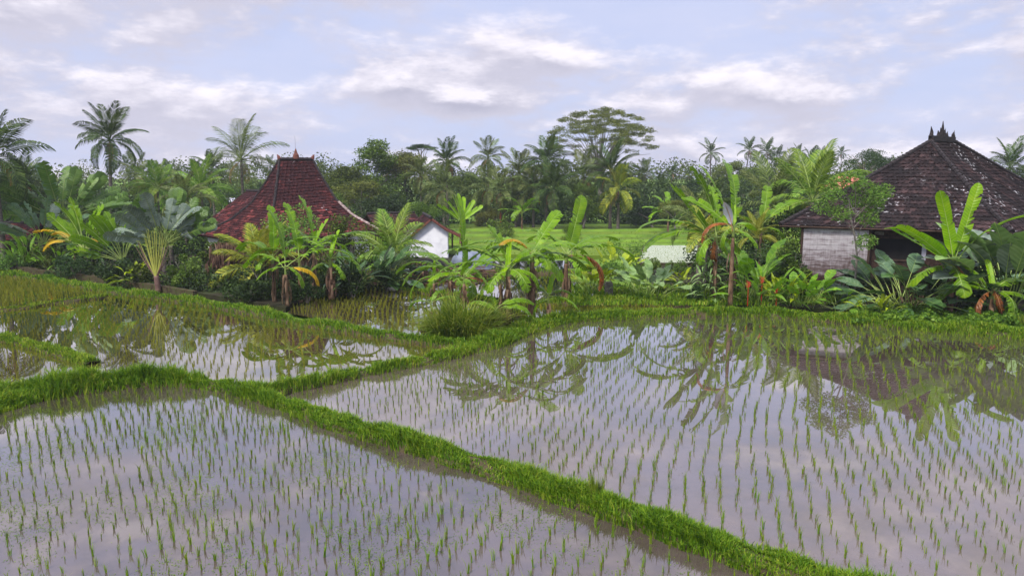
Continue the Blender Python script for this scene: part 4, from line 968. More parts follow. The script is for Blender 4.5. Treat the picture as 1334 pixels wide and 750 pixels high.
b(662, 417, 1.74, [('ban', 165, 40, 0.91), ('ban', 185, 20, 0.87), ('banup', 120, 70, 0.64), ('ban', 20, 45, 0.82), ('banlow', 350, 15, 0.82), ('banlow', 230, 0, 0.73), ('banyoung', 85, 82, 0.46), ('banlow', 60, 30, .85), ('ban', 175, 55, .75), ('banlow', 300, 10, .8), ('ban', 350, 50, .7)],
   'thick twin-stemmed banana just left of the yellow-leaved one', r=.15, nsh=26)
b(655, 416, 1.45, [('banlow', 170, 10, 0.56), ('banlow', 10, 5, 0.56), ('banlow', 200, -10, 0.56)], 'bare brown banana stem leaning beside the thick twin-stemmed one', r=.10, nsh=14, lean=(-.12, 0))
b(737, 390, 1.74, [('banup', 52, 62, 1.00, 60), ('ban', 30, 38, 0.96), ('ban', 150, 55, 0.78), ('ban', 5, 28, 1.09, -10), ('banbrown', 8, 12, 1.32), ('banlow', 190, 10, 0.82), ('banlow', 210, 25, 0.82), ('banlow', 340, 5, 0.73), ('banlow', 60, 30, .85), ('ban', 175, 55, .75), ('banlow', 300, 10, .8), ('ban', 350, 50, .7)],
   'banana plant with one long arching orange dying leaf', r=.14, nsh=18)
b(714, 412, .55, [('banlow', 150, 40, 0.64), ('banlow', 20, 30, 0.64), ('banyoung', 70, 60, 0.44), ('banlow', 350, 5, 0.72), ('banlow', 200, 0, 0.56)], 'short young banana between the two rightmost middle bananas', r=.08, nsh=8)
b(605, 401, 1.06, [('banup', 82, 82, 0.96, 80), ('ban', 182, 40, 0.96), ('ban', 20, 45, 0.87), ('banbrown', 10, 15, 0.68), ('banlow', 160, 10, 0.73), ('banlow', 200, 20, 0.82), ('banlow', 60, 30, .85), ('ban', 175, 55, .75), ('banlow', 300, 10, .8), ('ban', 350, 50, .7)], 'slim banana with one upright leaf and an orange drooping leaf', r=.09, nsh=10)
b(586, 392, 0.95, [('ban', 170, 38, 0.87), ('ban', 186, 15, 0.82), ('banlow', 150, 50, 0.73), ('banlow', 340, 20, 0.73), ('banlow', 220, 10, 0.73), ('banlow', 60, 30, .85), ('ban', 175, 55, .75), ('banlow', 300, 10, .8), ('ban', 350, 50, .7)], 'small banana with torn leaves just right of the white house wall', r=.09, nsh=8)
b(566, 398, 1.0, [('banyoung', 80, 80, .28), ('banlow', 100, 70, .3)], 'nearly bare young banana stem in the silty paddy', r=.08, nsh=6)
b(562, 416, .35, [('banlow', 15, 35, .6), ('banlow', 170, 30, .55), ('banlow', 80, 60, .5)], 'little banana sucker at left of the grass tussock', r=.06, nsh=3)
b(648, 424, .35, [('banup', 120, 62, 0.60, 40), ('banlow', 165, 45, 0.64), ('banlow', 10, 35, 0.80), ('banlow', 200, 15, 0.56), ('banlow', 350, 30, 0.72)], 'leafy banana sucker right behind the grass tussock', r=.07, nsh=3)
b(432, 388, 1.45, [('ban', 20, 52, .85), ('ban', 160, 55, .8), ('banlow', 5, 20, .95), ('banlow', 190, 10, .7), ('banyoung', 70, 70, .6), ('banlow', 330, -10, .6)], 'banana plant with shaggy brown stem right of the left cluster', r=.13, nsh=26)
b(411, 386, 2.0, [('banup', 95, 78, .8, 70), ('ban', 150, 45, .8), ('ban', 10, 35, 1.0), ('banlow', 30, 50, .8), ('banlow', 200, 10, .8), ('banyoung', 60, 60, .6)], 'tall banana plant in front of the right hip of the red roof', r=.11, nsh=12)
b(374, 397, 1.35, [('ban', 15, 40, 1.0), ('banyellow', 5, 15, .95), ('ban', 165, 50, .8), ('banlow', 350, -15, .7), ('banup', 100, 75, .85, 60), ('banlow', 200, 5, .7)], 'banana plant with yellow-edged hanging leaf in front of the red roof', r=.1, nsh=20)
b(392, 392, 1.6, [('banup', 110, 70, .9, 40), ('ban', 30, 55, .9), ('ban', 170, 45, .8), ('banlow', 210, 20, .7)], 'leafy banana plant in the middle of the left cluster', r=.1, nsh=14)
b(358, 392, 1.7, [('banup', 80, 75, .8, 60), ('ban', 150, 50, .8), ('ban', 20, 50, .8), ('banlow', 240, 0, .6)], 'banana plant just right of the yellow young coconut', r=.1, nsh=14)
b(600, 318, 1.6, [('banyoung', a, e, .9, 60) for a, e in ((60, 70), (110, 65), (150, 55), (30, 55), (170, 40), (10, 38), (80, 85), (130, 75))], 'pale green banana clump above the white house roof', D=60, nsh=0, r=.1)
b(990, 330, 2.6, [('banup', 35, 35, 1.3, 0), ('banup', 55, 60, .9, 30), ('ban', 160, 40, 1.0), ('banlow', 10, 10, .9)], 'banana plant behind the tall one with a leaf slanting up right', D=38, nsh=8)
for k, (x, D, lb) in enumerate(((680, 76, 'dark banana clump at the wood edge left of the bright shrub'), (870, 72, 'banana clump at the wood edge behind the pale terrace'), (210, 68, 'banana plant among the far left palms'))):
    b(x, 300, 1.5, [('ban', rnd.uniform(0, 360), rnd.uniform(20, 80), .9) for _ in range(8)], lb, D=D, nsh=0)
tb = [o for o in COL.objects if o.name.startswith('banana_plant') and 'tall banana plant with dead orange' in o.get('label', '')][0]
gl_ = blade(L=1.0, W=.95, pet=.3, droop=25, nseg=9, shape='paddle', fold=-.1, mats=[M['zinc'], M['ribbrown']])
leafpart(tb, gl_, (-.05, -.1, 3.15), 110, 74, 1.0, 75, label='withered grey-mauve leaf')
# ------------------------------------------------------------------ travellers' palms
ravenala(86, 330, 46, 2.5, 'ravd', 17, "tall dark traveller's palm at the upper left with blue-green fan", 10, 78, 1.22, keys2=['ravb'])
ravenala(58, 330, 44.5, 1.3, 'ravb', 11, "traveller's palm leaning left with grey-green leaves at far left", 20, 55, .9, up=108, keys2=['ravg'])
ravenala(112, 340, 43.5, .9, 'ravn', 13, "bright green traveller's palm left of the fan-shaped one", -25, 55, .95, up=92, keys2=['ravd', 'ravy'])
ravenala(160, 345, 42, .5, 'ravn', 13, "traveller's palm with many slanting green stalks", 15, 50, .95, up=112)
ravenala(214, 345, 41.5, 1.5, 'ravg', 13, "traveller's palm with shredded silvery-grey leaves", 12, 70, .98, up=102)
ravenala(224, 340, 42.5, 1.5, 'ravd', 13, "traveller's palm with dark leaves bending right", -20, 55, .98, up=72)
b(98, 340, 1.5, [('ravy', 170, 40, 1.0), ('ravy', 165, 20, 1.1), ('banyellow', 160, 50, 1.1), ('banyellow', 200, 20, 1.0)], 'plant with two large yellow leaves in the left garden', D=42.5, nsh=3, r=.06)
# fan with bare stalks
p = G(206, 378, .14); t = thing('young_fan_palm', 'young fan palm with purple base and bare yellow-green stalks', 'fan palm', p)
stem(t, .75, .16, .12, (-.05, 0), 'petpurple', 'trunk', rough=.1)
for k in range(19):
    f = -1+2*k/18; a = 90+f*34+rnd.gauss(0, 1.5); L = 2.5*(1-.18*abs(f))*rnd.uniform(.92, 1.05); dd = Vector((math.cos(R(a)), rnd.gauss(0, .06), math.sin(R(a)))); mb = MB(); o_ = Vector((-.05+f*.05, 0, .55))
    pts = [o_+dd*L*s+Vector((f*.25*s*s, 0, -.12*s*s*abs(f))) for s in (0, .3, .6, 1)]
    mb.tube(pts, [.055, .035, .022, .008], 5); link('stalk', mb.mesh('stalk', M['petyellow' if 2 < k < 16 else 'petpurple']), t)
    for s in range(16):
        u = .42+.036*s; c = o_+dd*L*u+Vector((f*.25*u*u, 0, 0)); 
        mb2 = MB() if s == 0 else mb2
        sd_ = Vector((-dd.z, 0, dd.x))*(1 if s % 2 else -1)
        mb2.add([c, c+dd*.05, c+sd_*.09*rnd.uniform(.5, 1.5)+dd*.12+Vector((0, rnd.gauss(0, .03), 0))], [(0, 1, 2)])
    link('leaflets', mb2.mesh('leaflets', M['frondpale']), t)['kind'] = 'stuff'
v, f = heap(.25, .2, .5, 4)
# ------------------------------------------------------------------ palms
P = palm
P(143, 183, 60, 46, 'tall coconut palm standing clear against the sky at upper left', 'dark', 20, .4, zlow=-35, wind=12)
P(-8, 205, 44, 62, 'coconut palm cut by the left edge of the picture', 'dark', 18, 0)
P(314, 208, 66, 52, 'coconut palm with pale feathery fronds left of the tall red roof', 'pale', 20, 0, zlow=-30, fr='airy')
P(276, 222, 74, 26, 'dark shaggy palm left of the pale feathery palm', 'dark', 18, 0)
P(255, 228, 80, 20, 'small round-headed palm in the far left row', 'dark', 16)
P(166, 216, 120, 14, 'tiny skyline palm right of the tall left coconut palm', 'dark', 12)
P(180, 228, 75, 28, 'pale palm behind the left garden on the skyline', 'pale', 16)
P(222, 232, 90, 22, 'low dark palm above the silvery fan', 'dark', 16)
P(352, 216, 150, 13, 'tiny palm right against the left side of the tall red roof', 'dark', 12)
P(417, 222, 150, 14, 'distant palm just right of the tall red roof', 'dark', 14)
P(205, 245, 62, 34, 'bright green palm crown above the grey shredded leaves', 'bright', 16)
P(262, 248, 60, 38, 'broad green palm left of the red wing roof', 'bright', 16)
P(240, 262, 56, 36, 'olive palm crown low beside the red wing roof', 'pale', 16)
P(30, 238, 60, 36, 'dark palm at far left behind the tall fan', 'dark', 18)
P(582, 212, 84, 30, 'palm with upright dark fronds right of the big round tree', 'dark', 18)
P(578, 246, 78, 34, 'palm with long pale drooping fronds above the pale banana clump', 'pale', 16)
P(548, 228, 80, 24, 'vine-covered palm above the white house', 'frondpale' if False else 'pale', 16, trunk='trunk')
P(636, 206, 112, 25, 'grey-green palm standing above the wood left of centre', 'pale', 18)
P(634, 246, 84, 30, 'palm crown low in the wood left of the red trunk', 'pale', 16)
P(652, 250, 80, 26, 'palm with a thin red trunk at the wood edge', 'pale', 16, trunk='trunkred', thin=.8)
P(676, 226, 82, 30, 'shaggy palm right of the red-trunked palm', 'pale', 20)
P(672, 262, 80, 28, 'lower palm in front of the shaggy palm', 'pale', 16)
P(712, 212, 80, 34, 'dark palm with a pointed upright crown left of the umbrella tree', 'dark', 20)
P(722, 246, 77, 36, 'dark palm crown hanging over the wood edge', 'dark', 18)
P(695, 248, 80, 30, 'olive palm between the two dark palms', 'pale', 16)
P(760, 232, 82, 34, 'palm crown directly below the umbrella tree', 'pale', 18)
P(796, 226, 78, 38, 'dark palm right below the umbrella tree with a tall pale trunk', 'dark', 20)
P(806, 248, 77, 34, 'palm with yellow-brown hanging fronds right of centre', 'yellow', 14)
P(840, 228, 112, 20, 'grey palm on the skyline right of the umbrella tree', 'pale', 16)
P(858, 250, 95, 24, 'dark palm low in the right part of the wood', 'dark', 16)
sky = [(812, 222, 130, 14, 'small'), (876, 226, 130, 16, 'bushy'), (897, 229, 140, 13, 'squat'), (926, 200, 120, 21, 'spiky'), (976, 196, 125, 19, 'slim'), (999, 199, 125, 20, 'thick-headed'), (1012, 204, 130, 17, 'leaning'), (1027, 214, 135, 15, 'low'),
       (1040, 200, 140, 14, 'thin-stemmed'), (1056, 210, 112, 22, 'dark round-headed'), (1070, 202, 140, 14, 'airy'), (1080, 206, 140, 14, 'ragged'), (1096, 200, 150, 11, 'lone tall'), (1044, 224, 120, 18, 'drooping')]
marks = ['just right of the umbrella tree', 'above the pale terrace', 'left of the tall banana group', 'above the left upright banana leaf', 'above the tallest banana leaf', 'right of the tallest banana leaf', 'beside the thick-headed one', 'below the skyline of the right palms', 'midway between tall banana and dark roof', 'over the bright palm beside the dark roof', 'left of the faded red roof', 'close above the faded red roof', 'standing alone left of the dark roof', 'behind the bright palm near the dark roof']
for (x, y, D, r_, ad), mk in zip(sky, marks): P(x, y, D, r_*.85, f'{ad} distant palm {mk}', 'dark', 14, rnd.uniform(-1, 1), name='coconut_palm')
# young garden palms
P(338, 352, 36.5, 62, 'young coconut palm with yellow-green fronds before the red roof', 'yellow', 13, 0, zlow=15, dead=1, thin=1.3)
P(512, 338, 39, 62, 'young coconut palm with upright fronds left of the white gable', 'bright', 13, 0, zlow=-10, dead=1)
P(1058, 262, 42, 66, 'bright feathery palm rising beside the dark roof', 'bright', 15, 0, zlow=-20)
P(1010, 268, 45, 62, 'pale feathery palm between the bananas and the dark roof', 'pale', 14, 0, zlow=-25)
P(986, 310, 38, 50, 'yellow-green areca palm right of the tallest banana', 'yellow', 14, 0, zlow=0, fr='yellowfine', thin=.6, dead=0)
P(912, 292, 40, 50, 'palm with olive fronds drooping over the pale terrace', 'pale', 11, 0, zlow=-20)
P(920, 312, 37, 44, 'young palm with golden fronds arching left over the terrace', 'yellow', 9, 0, zlow=10, dead=1)
P(1316, 219, 60, 34, 'palm tips rising behind the right slope of the dark roof', 'dark', 16, 0)
P(925, 275, 46, 45, 'olive palm behind the broad banana leaves', 'dark', 14, 0)
P(1100, 275, 38, 30, 'small feathery palm touching the left end of the dark roof', 'bright', 12, 0)
# ------------------------------------------------------------------ trees
T = tree
T(487, 184, 84, 96, 'big round dark-green tree right of the tall red roof', 'mid', 1, limbs=7)
T(452, 214, 80, 80, 'spreading green tree just behind the right roof hip', 'mid', 0)
T(470, 232, 74, 76, 'brown-tinged olive tree in front of the big round tree', 'olive', 2)
T(528, 192, 88, 80, 'pale leafy tree right of the big round tree', 'olive', 0)
T(548, 187, 100, 42, 'small dark flat-topped tree on the skyline', 'dark', 0, hsc=.45)
T(505, 250, 70, 84, 'dark green tree low behind the young coconut', 'dark', 2)
T(548, 262, 66, 54, 'green tree above the white gable', 'mid', 0)
T(430, 248, 68, 60, 'green tree touching the right side of the tall roof', 'mid', 2)
T(608, 225, 92, 60, 'mid-green tree between the two pale palms', 'mid', 1)
T(640, 268, 82, 54, 'olive tree low at the wood edge left of the red trunk', 'olive', 0)
T(762, 236, 78, 54, 'light green leafy tree at the centre of the wood edge', 'light', 1, limbs=7)
T(745, 287, 48, 34, 'dense dark shrub in the middle of the bright field', 'mid', 9, limbs=3)
T(690, 245, 92, 100, 'dark tree mass behind the shaggy palms', 'dark', 0)
T(820, 250, 92, 90, 'dark tree behind the yellow-brown palm', 'dark', 1)
T(850, 262, 80, 70, 'dark green tree at the wood edge left of the terrace', 'dark', 0)
T(950, 207, 115, 62, 'rounded green tree on the skyline between the distant palms', 'olive', 1)
T(900, 232, 108, 90, 'dark tree above the pale terrace', 'dark', 0)
T(985, 216, 112, 80, 'wide dark tree behind the tallest banana', 'mid', 0)
T(1030, 222, 105, 80, 'dark tree behind the pale feathery palm', 'dark', 2)
T(1128, 192, 78, 66, 'dark spreading tree left of the dark roof ridge', 'dark', 9, hsc=.8)
T(1150, 200, 84, 50, 'smaller dark tree touching the dark roof slope', 'dark', 9, hsc=.8)
T(1085, 222, 90, 70, 'mid-green tree behind the faded red roof', 'mid', 2)
T(880, 258, 68, 50, 'olive shrub tree behind the terrace', 'olive', 2)
T(1320, 232, 56, 70, 'green tree behind the right end of the dark roof', 'light', 9)
T(20, 225, 58, 80, 'dark tree at the far left edge', 'dark', 1)
T(-15, 255, 50, 90, 'dark tree filling the left margin', 'dark', 9)
T(170, 246, 66, 70, 'green tree behind the slanting green stalks', 'mid', 9)
T(240, 238, 95, 90, 'distant dark tree right of the tall coconut palm', 'dark', 2)
T(110, 238, 92, 80, 'distant tree behind the tall left fan', 'mid', 0)
T(205, 230, 105, 60, 'rounded distant tree under the small skyline palms', 'olive', 0)
T(345, 238, 100, 70, 'dark tree behind the left side of the tall roof', 'dark', 0)
T(300, 240, 110, 60, 'hazy tree above the field hut', 'mid', 0)
T(385, 228, 125, 60, 'distant tree hidden behind the tall roof', 'mid', 2)
T(268, 285, 56, 70, 'leafy tree left of the lower red eave', 'crown' if False else 'light', 9)
T(1020, 300, 38, 56, 'dark leafy tree just left of the whitewashed wall', 'mid', 9, hsc=1.1)
T(1002, 322, 35.5, 40, 'bright leafy shrub tree between canna and whitewashed wall', 'light', 9)
# umbrella-crowned tree
top = Q(783, 140, 108); D = 108; r = 77*D/F
t = thing('albizia_tree', 'tall flat-crowned umbrella tree with bare pale limbs above the wood', 'tree', (top.x, D, 0))
zc = top.z-.48*r; mb = MB(); q = random.Random(5)
mb.tube([(0, 0, -.1), (.2, 0, zc*.35), (-.1, .2, zc*.6)], [.5, .4, .3], 8)
L = lobeset(44, 'umbrella'); base = Vector((-.1, .2, zc*.6))
for k, (x, y, z, rr) in enumerate(L):
    if k % 4: continue
    e = Vector((x*r, y*r, zc+z*r*.95-.1*r)); m1 = base.lerp(e, .35)+Vector((0, 0, r*.02)); m2 = base.lerp(e, .7)+Vector((0, 0, r*.05))
    mb.tube([base+Vector((q.uniform(-.1, .1), 0, q.uniform(-2, 0))), m1, m2, e], [.09, .065, .04, .015], 5)
link('trunk', mb.mesh('trunk', M['bark']), t)
qr = np.random.RandomState(8); C = []
for (x, y, z, rr) in L:
    k = int(5200*rr*rr); d = qr.normal(size=(k, 3)); d /= np.linalg.norm(d, axis=1)[:, None]; d *= (qr.uniform(0, 1, k)**.45*rr)[:, None]; d[:, 2] *= .20; C.append(np.array([x, y, z])+d)
C = np.concatenate(C); C = np.repeat(C, 4, 0)+qr.normal(size=(len(C)*4, 3))*.012
v, f = cards(C, .019, .6, .5); link('crown', npmesh('crown', v, f, M['crownolive']), t, (0, 0, zc), (0, 0, 0), (r, r, r*.95))
# small leaning tree before the whitewashed wall
p = G(1112, 396, .14); D = p.y; t = thing('slender_tree', 'slender pale-trunked feathery tree leaning in front of the whitewashed wall', 'tree', p); k_ = D/F
mb = MB(); pp = [(0, 0, -.1), (0, 0, 1.3), (.0, 0, 2.1), (-.15, 0, 2.9), (-.45, 0, 3.9), (-.5, 0, 4.5)]
mb.tube(pp, [.05, .045, .04, .035, .03, .012], 6)
tips = [(-1.3, -.3, 4.7), (-.9, .3, 5.1), (-.4, -.2, 5.3), (.2, .2, 5.0), (.5, -.3, 4.6), (.6, .2, 4.2), (-1.6, 0, 4.2), (.35, 0, 3.7), (-1.0, -.4, 3.9), (.9, .1, 4.8), (0, .4, 4.4), (.25, -.1, 2.7)]
for e in tips: mb.tube([(-.2 if e[2] > 3.7 else -.05, 0, min(3.8, e[2]-.9)), (e[0]*.5-.1, e[1]*.5, e[2]-.45), e], [.022, .014, .005], 5)
link('trunk', mb.mesh('trunk', M['bark']), t)
qr = np.random.RandomState(3); C = []
for e in tips:
    d = qr.normal(size=(340, 3)); d /= np.linalg.norm(d, axis=1)[:, None]; d *= (qr.uniform(.2, 1, 340)**.6*.52)[:, None]; d[:, 2] *= .75; C.append(np.array(e)+d)
v, f = cards(np.concatenate(C), .15, .28, .3); link('crown', npmesh('crown', v, f, M['crownlight']), t)
# ------------------------------------------------------------------ shrubs and clumps
clump('canna_clump', 'leafy plant', 'dense clump of silvery green paddle leaves right of the small stump', 845, 386, 44, 'padsilver', (.62, .95), (40, 86), .75)
clump('canna_clump', 'leafy plant', 'yellow-green paddle-leaved plant left of the small stump', 770, 382, 22, 'padyellow', (.6, .85), (35, 85), .35)
clump('canna_clump', 'leafy plant', 'pale green plant standing behind the silvery clump', 800, 368, 16, 'padyellow', (.8, 1.1), (45, 85), .5, D=38.5)
clump('large_leaf_plant', 'leafy plant', 'plant with big round dark leaves left of the young coconut', 492, 374, 40, 'paddark', (.9, 1.25), (25, 85), .8, keys2=['padgrey'], D=39)
clump('large_leaf_plant', 'leafy plant', 'dark large-leaved plant in shade below the young coconut', 525, 374, 18, 'paddark', (.7, .95), (15, 70), .6, D=39.6)
clump('large_leaf_plant', 'leafy plant', 'huge pale grey-green paddle leaves at the right edge', 1312, 405, 40, 'padsilver', (1.7, 2.3), (58, 88), .8, D=31, keys2=['padgrey'])
clump('large_leaf_plant', 'leafy plant', 'dark green paddle-leaved clump in front of the dark window', 1180, 402, 60, 'paddark', (1.15, 1.6), (22, 80), 1.0, keys2=['padblue'], D=30.5)
clump('large_leaf_plant', 'leafy plant', 'dark paddle-leaved clump between the two right bananas', 1268, 402, 26, 'paddark', (1.0, 1.4), (25, 80), .9, D=30.8, keys2=['padblue'])
clump('dracaena', 'leafy plant', 'striped strap-leaved dracaena left of the tallest banana', 921, 392, 60, 'strap', (.9, 1.4), (-10, 80), .45, sh=1.5)
clump('canna_clump', 'leafy plant', 'bright canna leaves below the whitewashed wall at left', 1046, 402, 22, 'padbright', (.55, .85), (50, 86), .5)
clump('canna_clump', 'leafy plant', 'low bright canna clump below the whitewashed wall at right', 1095, 405, 18, 'padbright', (.4, .62), (30, 80), .55)
clump('heliconia_clump', 'leafy plant', 'heliconia clump with red bracts right of the tallest banana', 990, 396, 46, 'lanbright', (1.0, 1.6), (35, 85), .8, sh=.9)
clump('heliconia_clump', 'leafy plant', 'tall bright leaf cluster right behind the heliconia', 972, 390, 14, 'padbright', (1.2, 1.6), (55, 86), .5, D=33)
clump('heliconia_clump', 'leafy plant', 'narrow-leaved shrub left of the canna clump', 1020, 398, 34, 'lanyellow', (.9, 1.3), (35, 85), .6, sh=.7)
clump('canna_clump', 'leafy plant', 'tall bright canna beside the whitewashed wall', 1062, 398, 9, 'padbright', (.8, .95), (60, 86), .35, D=30.5)
clump('heliconia_clump', 'leafy plant', 'bright shrub in front of the far left red roof', 36, 335, 60, 'lanbright', (1.0, 1.7), (20, 85), 1.0, D=43.5, sh=1.3)
clump('heliconia_clump', 'leafy plant', 'reddish mixed shrub left of the shaded leaves', 78, 345, 40, 'lanbright', (.9, 1.3), (10, 80), .9, D=42.5, sh=.7)
clump('shade_plant', 'leafy plant', 'dark glossy shrub under the tall left fan', 118, 352, 60, 'landark', (1.0, 1.6), (5, 80), 1.1, D=42, sh=1.3)
clump('shade_plant', 'leafy plant', 'low pale-leaved plant left of the young fan palm', 178, 370, 30, 'lanyellow', (.8, 1.1), (10, 80), .6, D=38.5, sh=.6)
clump('strap_plant', 'leafy plant', 'yellowish grass-like plants at the right foot of the woven wall', 1140, 410, 30, 'lanyellow', (.6, .9), (35, 85), .7)
clump('croton', 'leafy plant', 'small yellow and red croton right of the silvery clump', 888, 372, 24, 'lanyellow', (.7, 1.0), (20, 85), .4, D=35)
clump('heliconia_clump', 'leafy plant', 'green leaf cluster at right of the brown-stemmed bananas', 455, 382, 30, 'landark', (1.2, 1.7), (20, 85), .8, D=38.5, sh=1.0)
bush(243, 376, 39, 60, 52, 'bright green leafy bush right of the young fan palm', 'crownlight', .15, 2600)
bush(278, 365, 41, 40, 62, 'green bush left of the dry hanging thatch', 'crownmid', .15, 1600)
bush(150, 368, 40.5, 60, 42, 'dark bush at the foot of the left garden', 'crowndark', .16, 1500)
bush(60, 352, 42.5, 70, 34, 'low mixed bush at the far left', 'crownmid', .16, 1600)
bush(300, 330, 46, 60, 40, 'green bush under the lower red eave', 'crownmid', .16, 1500)
bush(398, 352, 42, 120, 92, 'leafy bush behind the left banana cluster', 'crownlight', .16, 2200)
bush(1030, 392, 33, 60, 90, 'dense green bush left of the woven wall', 'crownmid', .14, 3200)
bush(905, 392, 31.5, 30, 25, 'low dark bush at the left foot of the dracaena', 'crowndark', .1, 800)
bush(790, 375, 37, 60, 40, 'green weeds behind the small stump', 'crownlight', .12, 1500)
bush(815, 322, 46, 70, 34, 'scattered light shrub in the bright field', 'crownlight', .15, 900)
bush(1300, 405, 31.5, 60, 60, 'dark bush behind the short banana', 'crowndark', .14, 1800)
bush(1220, 404, 31.2, 60, 40, 'dark creeper round the foot of the right banana', 'crowndark', .12, 1600)
bush(548, 300, 62, 90, 44, 'dark bush behind the small white house', 'crowndark', .2, 2000)
bush(655, 305, 66, 60, 26, 'green bush at the wood edge left of the field', 'crownmid', .2, 1200)
# seed heads of red bracts
for x, y, D in ((975, 372, 30.5), (993, 366, 30.8), (1012, 380, 30.4)):
    p = Q(x, y, D); mb = MB()
    mb.tube([(0, 0, -(p.z-.14)), (0, 0, -.1), (0, 0, .1)], [.02, .015, .01], 5)
    for k in range(7): s = 1 if k % 2 else -1; mb.add([(0, 0, -.12+.04*k), (0, .02, -.06+.04*k), (s*.14, 0, .0+.04*k)], [(0, 1, 2)])
    t = link('heliconia_flower', mb.mesh('heliconia_flower', M['redflower']), None, p); tag(t, 'red heliconia flower spike among the leaves right of the tallest banana', 'flower', 'red heliconia flowers')
# hanging dry thatch of dead banana leaves
def thatch(px, py, D, w, h, n, label, z=.12):
    p = Q(px, py, D); P = []; mb = MB()
    for _ in range(n):
        x = rnd.gauss(0, w*.4); y = rnd.gauss(0, .3); z1 = rnd.uniform(.35, 1)*h; L = z1*rnd.uniform(.4, 1); ww = rnd.uniform(.03, .09); k = rnd.gauss(0, .25)
        s = Vector((rnd.uniform(.4, 1), rnd.uniform(-.7, .7), 0)).normalized()*ww/2; a = Vector((x, y, z1)); b_ = a+Vector((k*L*.5, rnd.gauss(0, .08), -L*.5)); c = b_+Vector((k*L*.2, rnd.gauss(0, .08), -L*.5))
        mb.add([a-s, a+s, b_+s, b_-s, c], [(0, 1, 2, 3), (3, 2, 4)])
    t = link('dead_leaf_heap', mb.mesh('dead_leaf_heap', M['dryfibre']), None, (p.x, p.y, z)); tag(t, label, 'dead leaves', kind='stuff')
thatch(303, 385, 38, 1.1, 2.1, 900, 'shaggy brown heap of dead leaves left of the young coconut')
thatch(362, 388, 37.6, 1.6, 1.9, 700, 'brown dead leaves hanging under the left bananas')
thatch(430, 384, 38.2, .7, 1.9, 300, 'brown dead leaves round the rightmost stem of the left bananas')
thatch(1210, 408, 29.8, 1.1, .8, 220, 'dry brown leaves at the foot of the right banana')
thatch(545, 372, 39.5, .9, .9, 160, 'dry leaves under the large-leaved plant')
# long grass tussock
def tuss(px, py, n, hgt, spread, label, m='tallgrass', wid=.03, lean=1.0, z=.1):
    """arching blades from one crown, outward and drooping at the tips"""
    p = G(px, py, z); a = rs.uniform(0, 2*np.pi, n); rr = spread*.75*np.sqrt(rs.uniform(0, 1, n))*(1+.2*np.sin(5*a)); k = 1-.45*(rr/spread)
    d = np.stack([np.cos(a), np.sin(a)], 1); root = d*rr[:, None]+rs.normal(size=(n, 2))*spread*.08
    b = a+rs.uniform(-.7, .7, n); o = np.stack([np.cos(b), np.sin(b)], 1); sd = np.stack([-o[:, 1], o[:, 0]], 1)
    L = hgt*k*rs.uniform(.35, 1.25, n)*(1+.25*np.sin(3*a+1)+.15*np.sin(7*a)); le = lean*rs.uniform(.15, 1., n)*(.4+.6*rr/spread); v = np.zeros((n, 9, 3)); ww = wid*rs.uniform(.6, 1.3, n)
    for i, s_ in enumerate((0, .3, .6, .85, 1)):
        c = root+o*(L*le*s_**1.6*.8)[:, None]; zz = L*(s_-.42*le*s_**2.6)
        w_ = ww*(.8, 1, .85, .5, 0)[i]*.5
        if i < 4:
            v[:, 2*i, :2] = c-sd*w_[:, None]; v[:, 2*i+1, :2] = c+sd*w_[:, None]; v[:, 2*i, 2] = zz; v[:, 2*i+1, 2] = zz
        else: v[:, 8, :2] = c; v[:, 8, 2] = zz
    i0 = np.arange(n)[:, None]*9; f = np.concatenate([i0+np.array([[2*q, 2*q+1, 2*q+3]]) for q in range(3)]+[i0+np.array([[2*q, 2*q+3, 2*q+2]]) for q in range(3)]+[i0+np.array([[6, 7, 8]])])
    t = link('grass_tussock', npmesh('grass_tussock', v.reshape(-1, 3), f, M[m]), None, p); tag(t, label, 'grass tussock')
tuss(600, 433, 2600, 1.35, 1.45, 'large dark green tussock of long drooping grass beside the silty paddy', wid=.03, lean=1.9)
tuss(775, 650, 520, .40, .16, 'small dark tuft standing up from the foreground bank', wid=.012, lean=.45)
tuss(1330, 425, 500, .5, .5, 'weedy grass tuft at the right edge', wid=.02, lean=.8)
# ground cover and masses
P_ = []
for _ in range(15000):
    u = rnd.random(); x = 1110+270*u; y = 399+rnd.random()*18+9*u; k_ = min(1, u*4)*(.5+.5*math.sin(x*.09)*math.sin(x*.031+1)+.25*math.sin(x*.23)); p = G(x, y, .2); P_.append((p.x, p.y, .12+rnd.random()*(.10+.30*max(0, k_))))
v, f = cards(np.array(P_), .13, .75, .6); o = link('ground_creeper', npmesh('ground_creeper', v, f, M['vine']), kind='stuff'); tag(o, 'bright heart-leaved creeper covering the ground below the right bananas', 'ground cover')
P_ = []
for _ in range(9000):
    u = rnd.random(); x = 740+380*u; y = 372+rnd.random()*26; p = G(x, y, .12); P_.append((p.x, p.y, .12))
o = link('lawn_grass', blades(np.array(P_), .2, .045, .7, M['grass'], 'lawn_grass'), kind='stuff'); tag(o, 'short grass in front of the right garden plants', 'grass')
bx = []
for px, D, wpx, hm in ((20, 45, 120, 1.5), (120, 44.5, 150, 1.7), (230, 43, 130, 1.6), (60, 50, 200, 2.4), (200, 52, 220, 2.6), (330, 43, 130, 1.2), (440, 43.5, 120, 1.3), (510, 43, 80, 1.2), (270, 58, 100, 1.8), (-60, 46, 120, 3), (150, 60, 200, 3.4)):
    p = Q(px, 300, D); bx.append((p.x, D, hm*.45, wpx*D/F/2, .9, hm*.75, wpx*hm))
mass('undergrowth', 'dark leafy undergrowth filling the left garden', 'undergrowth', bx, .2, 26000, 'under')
bx = []
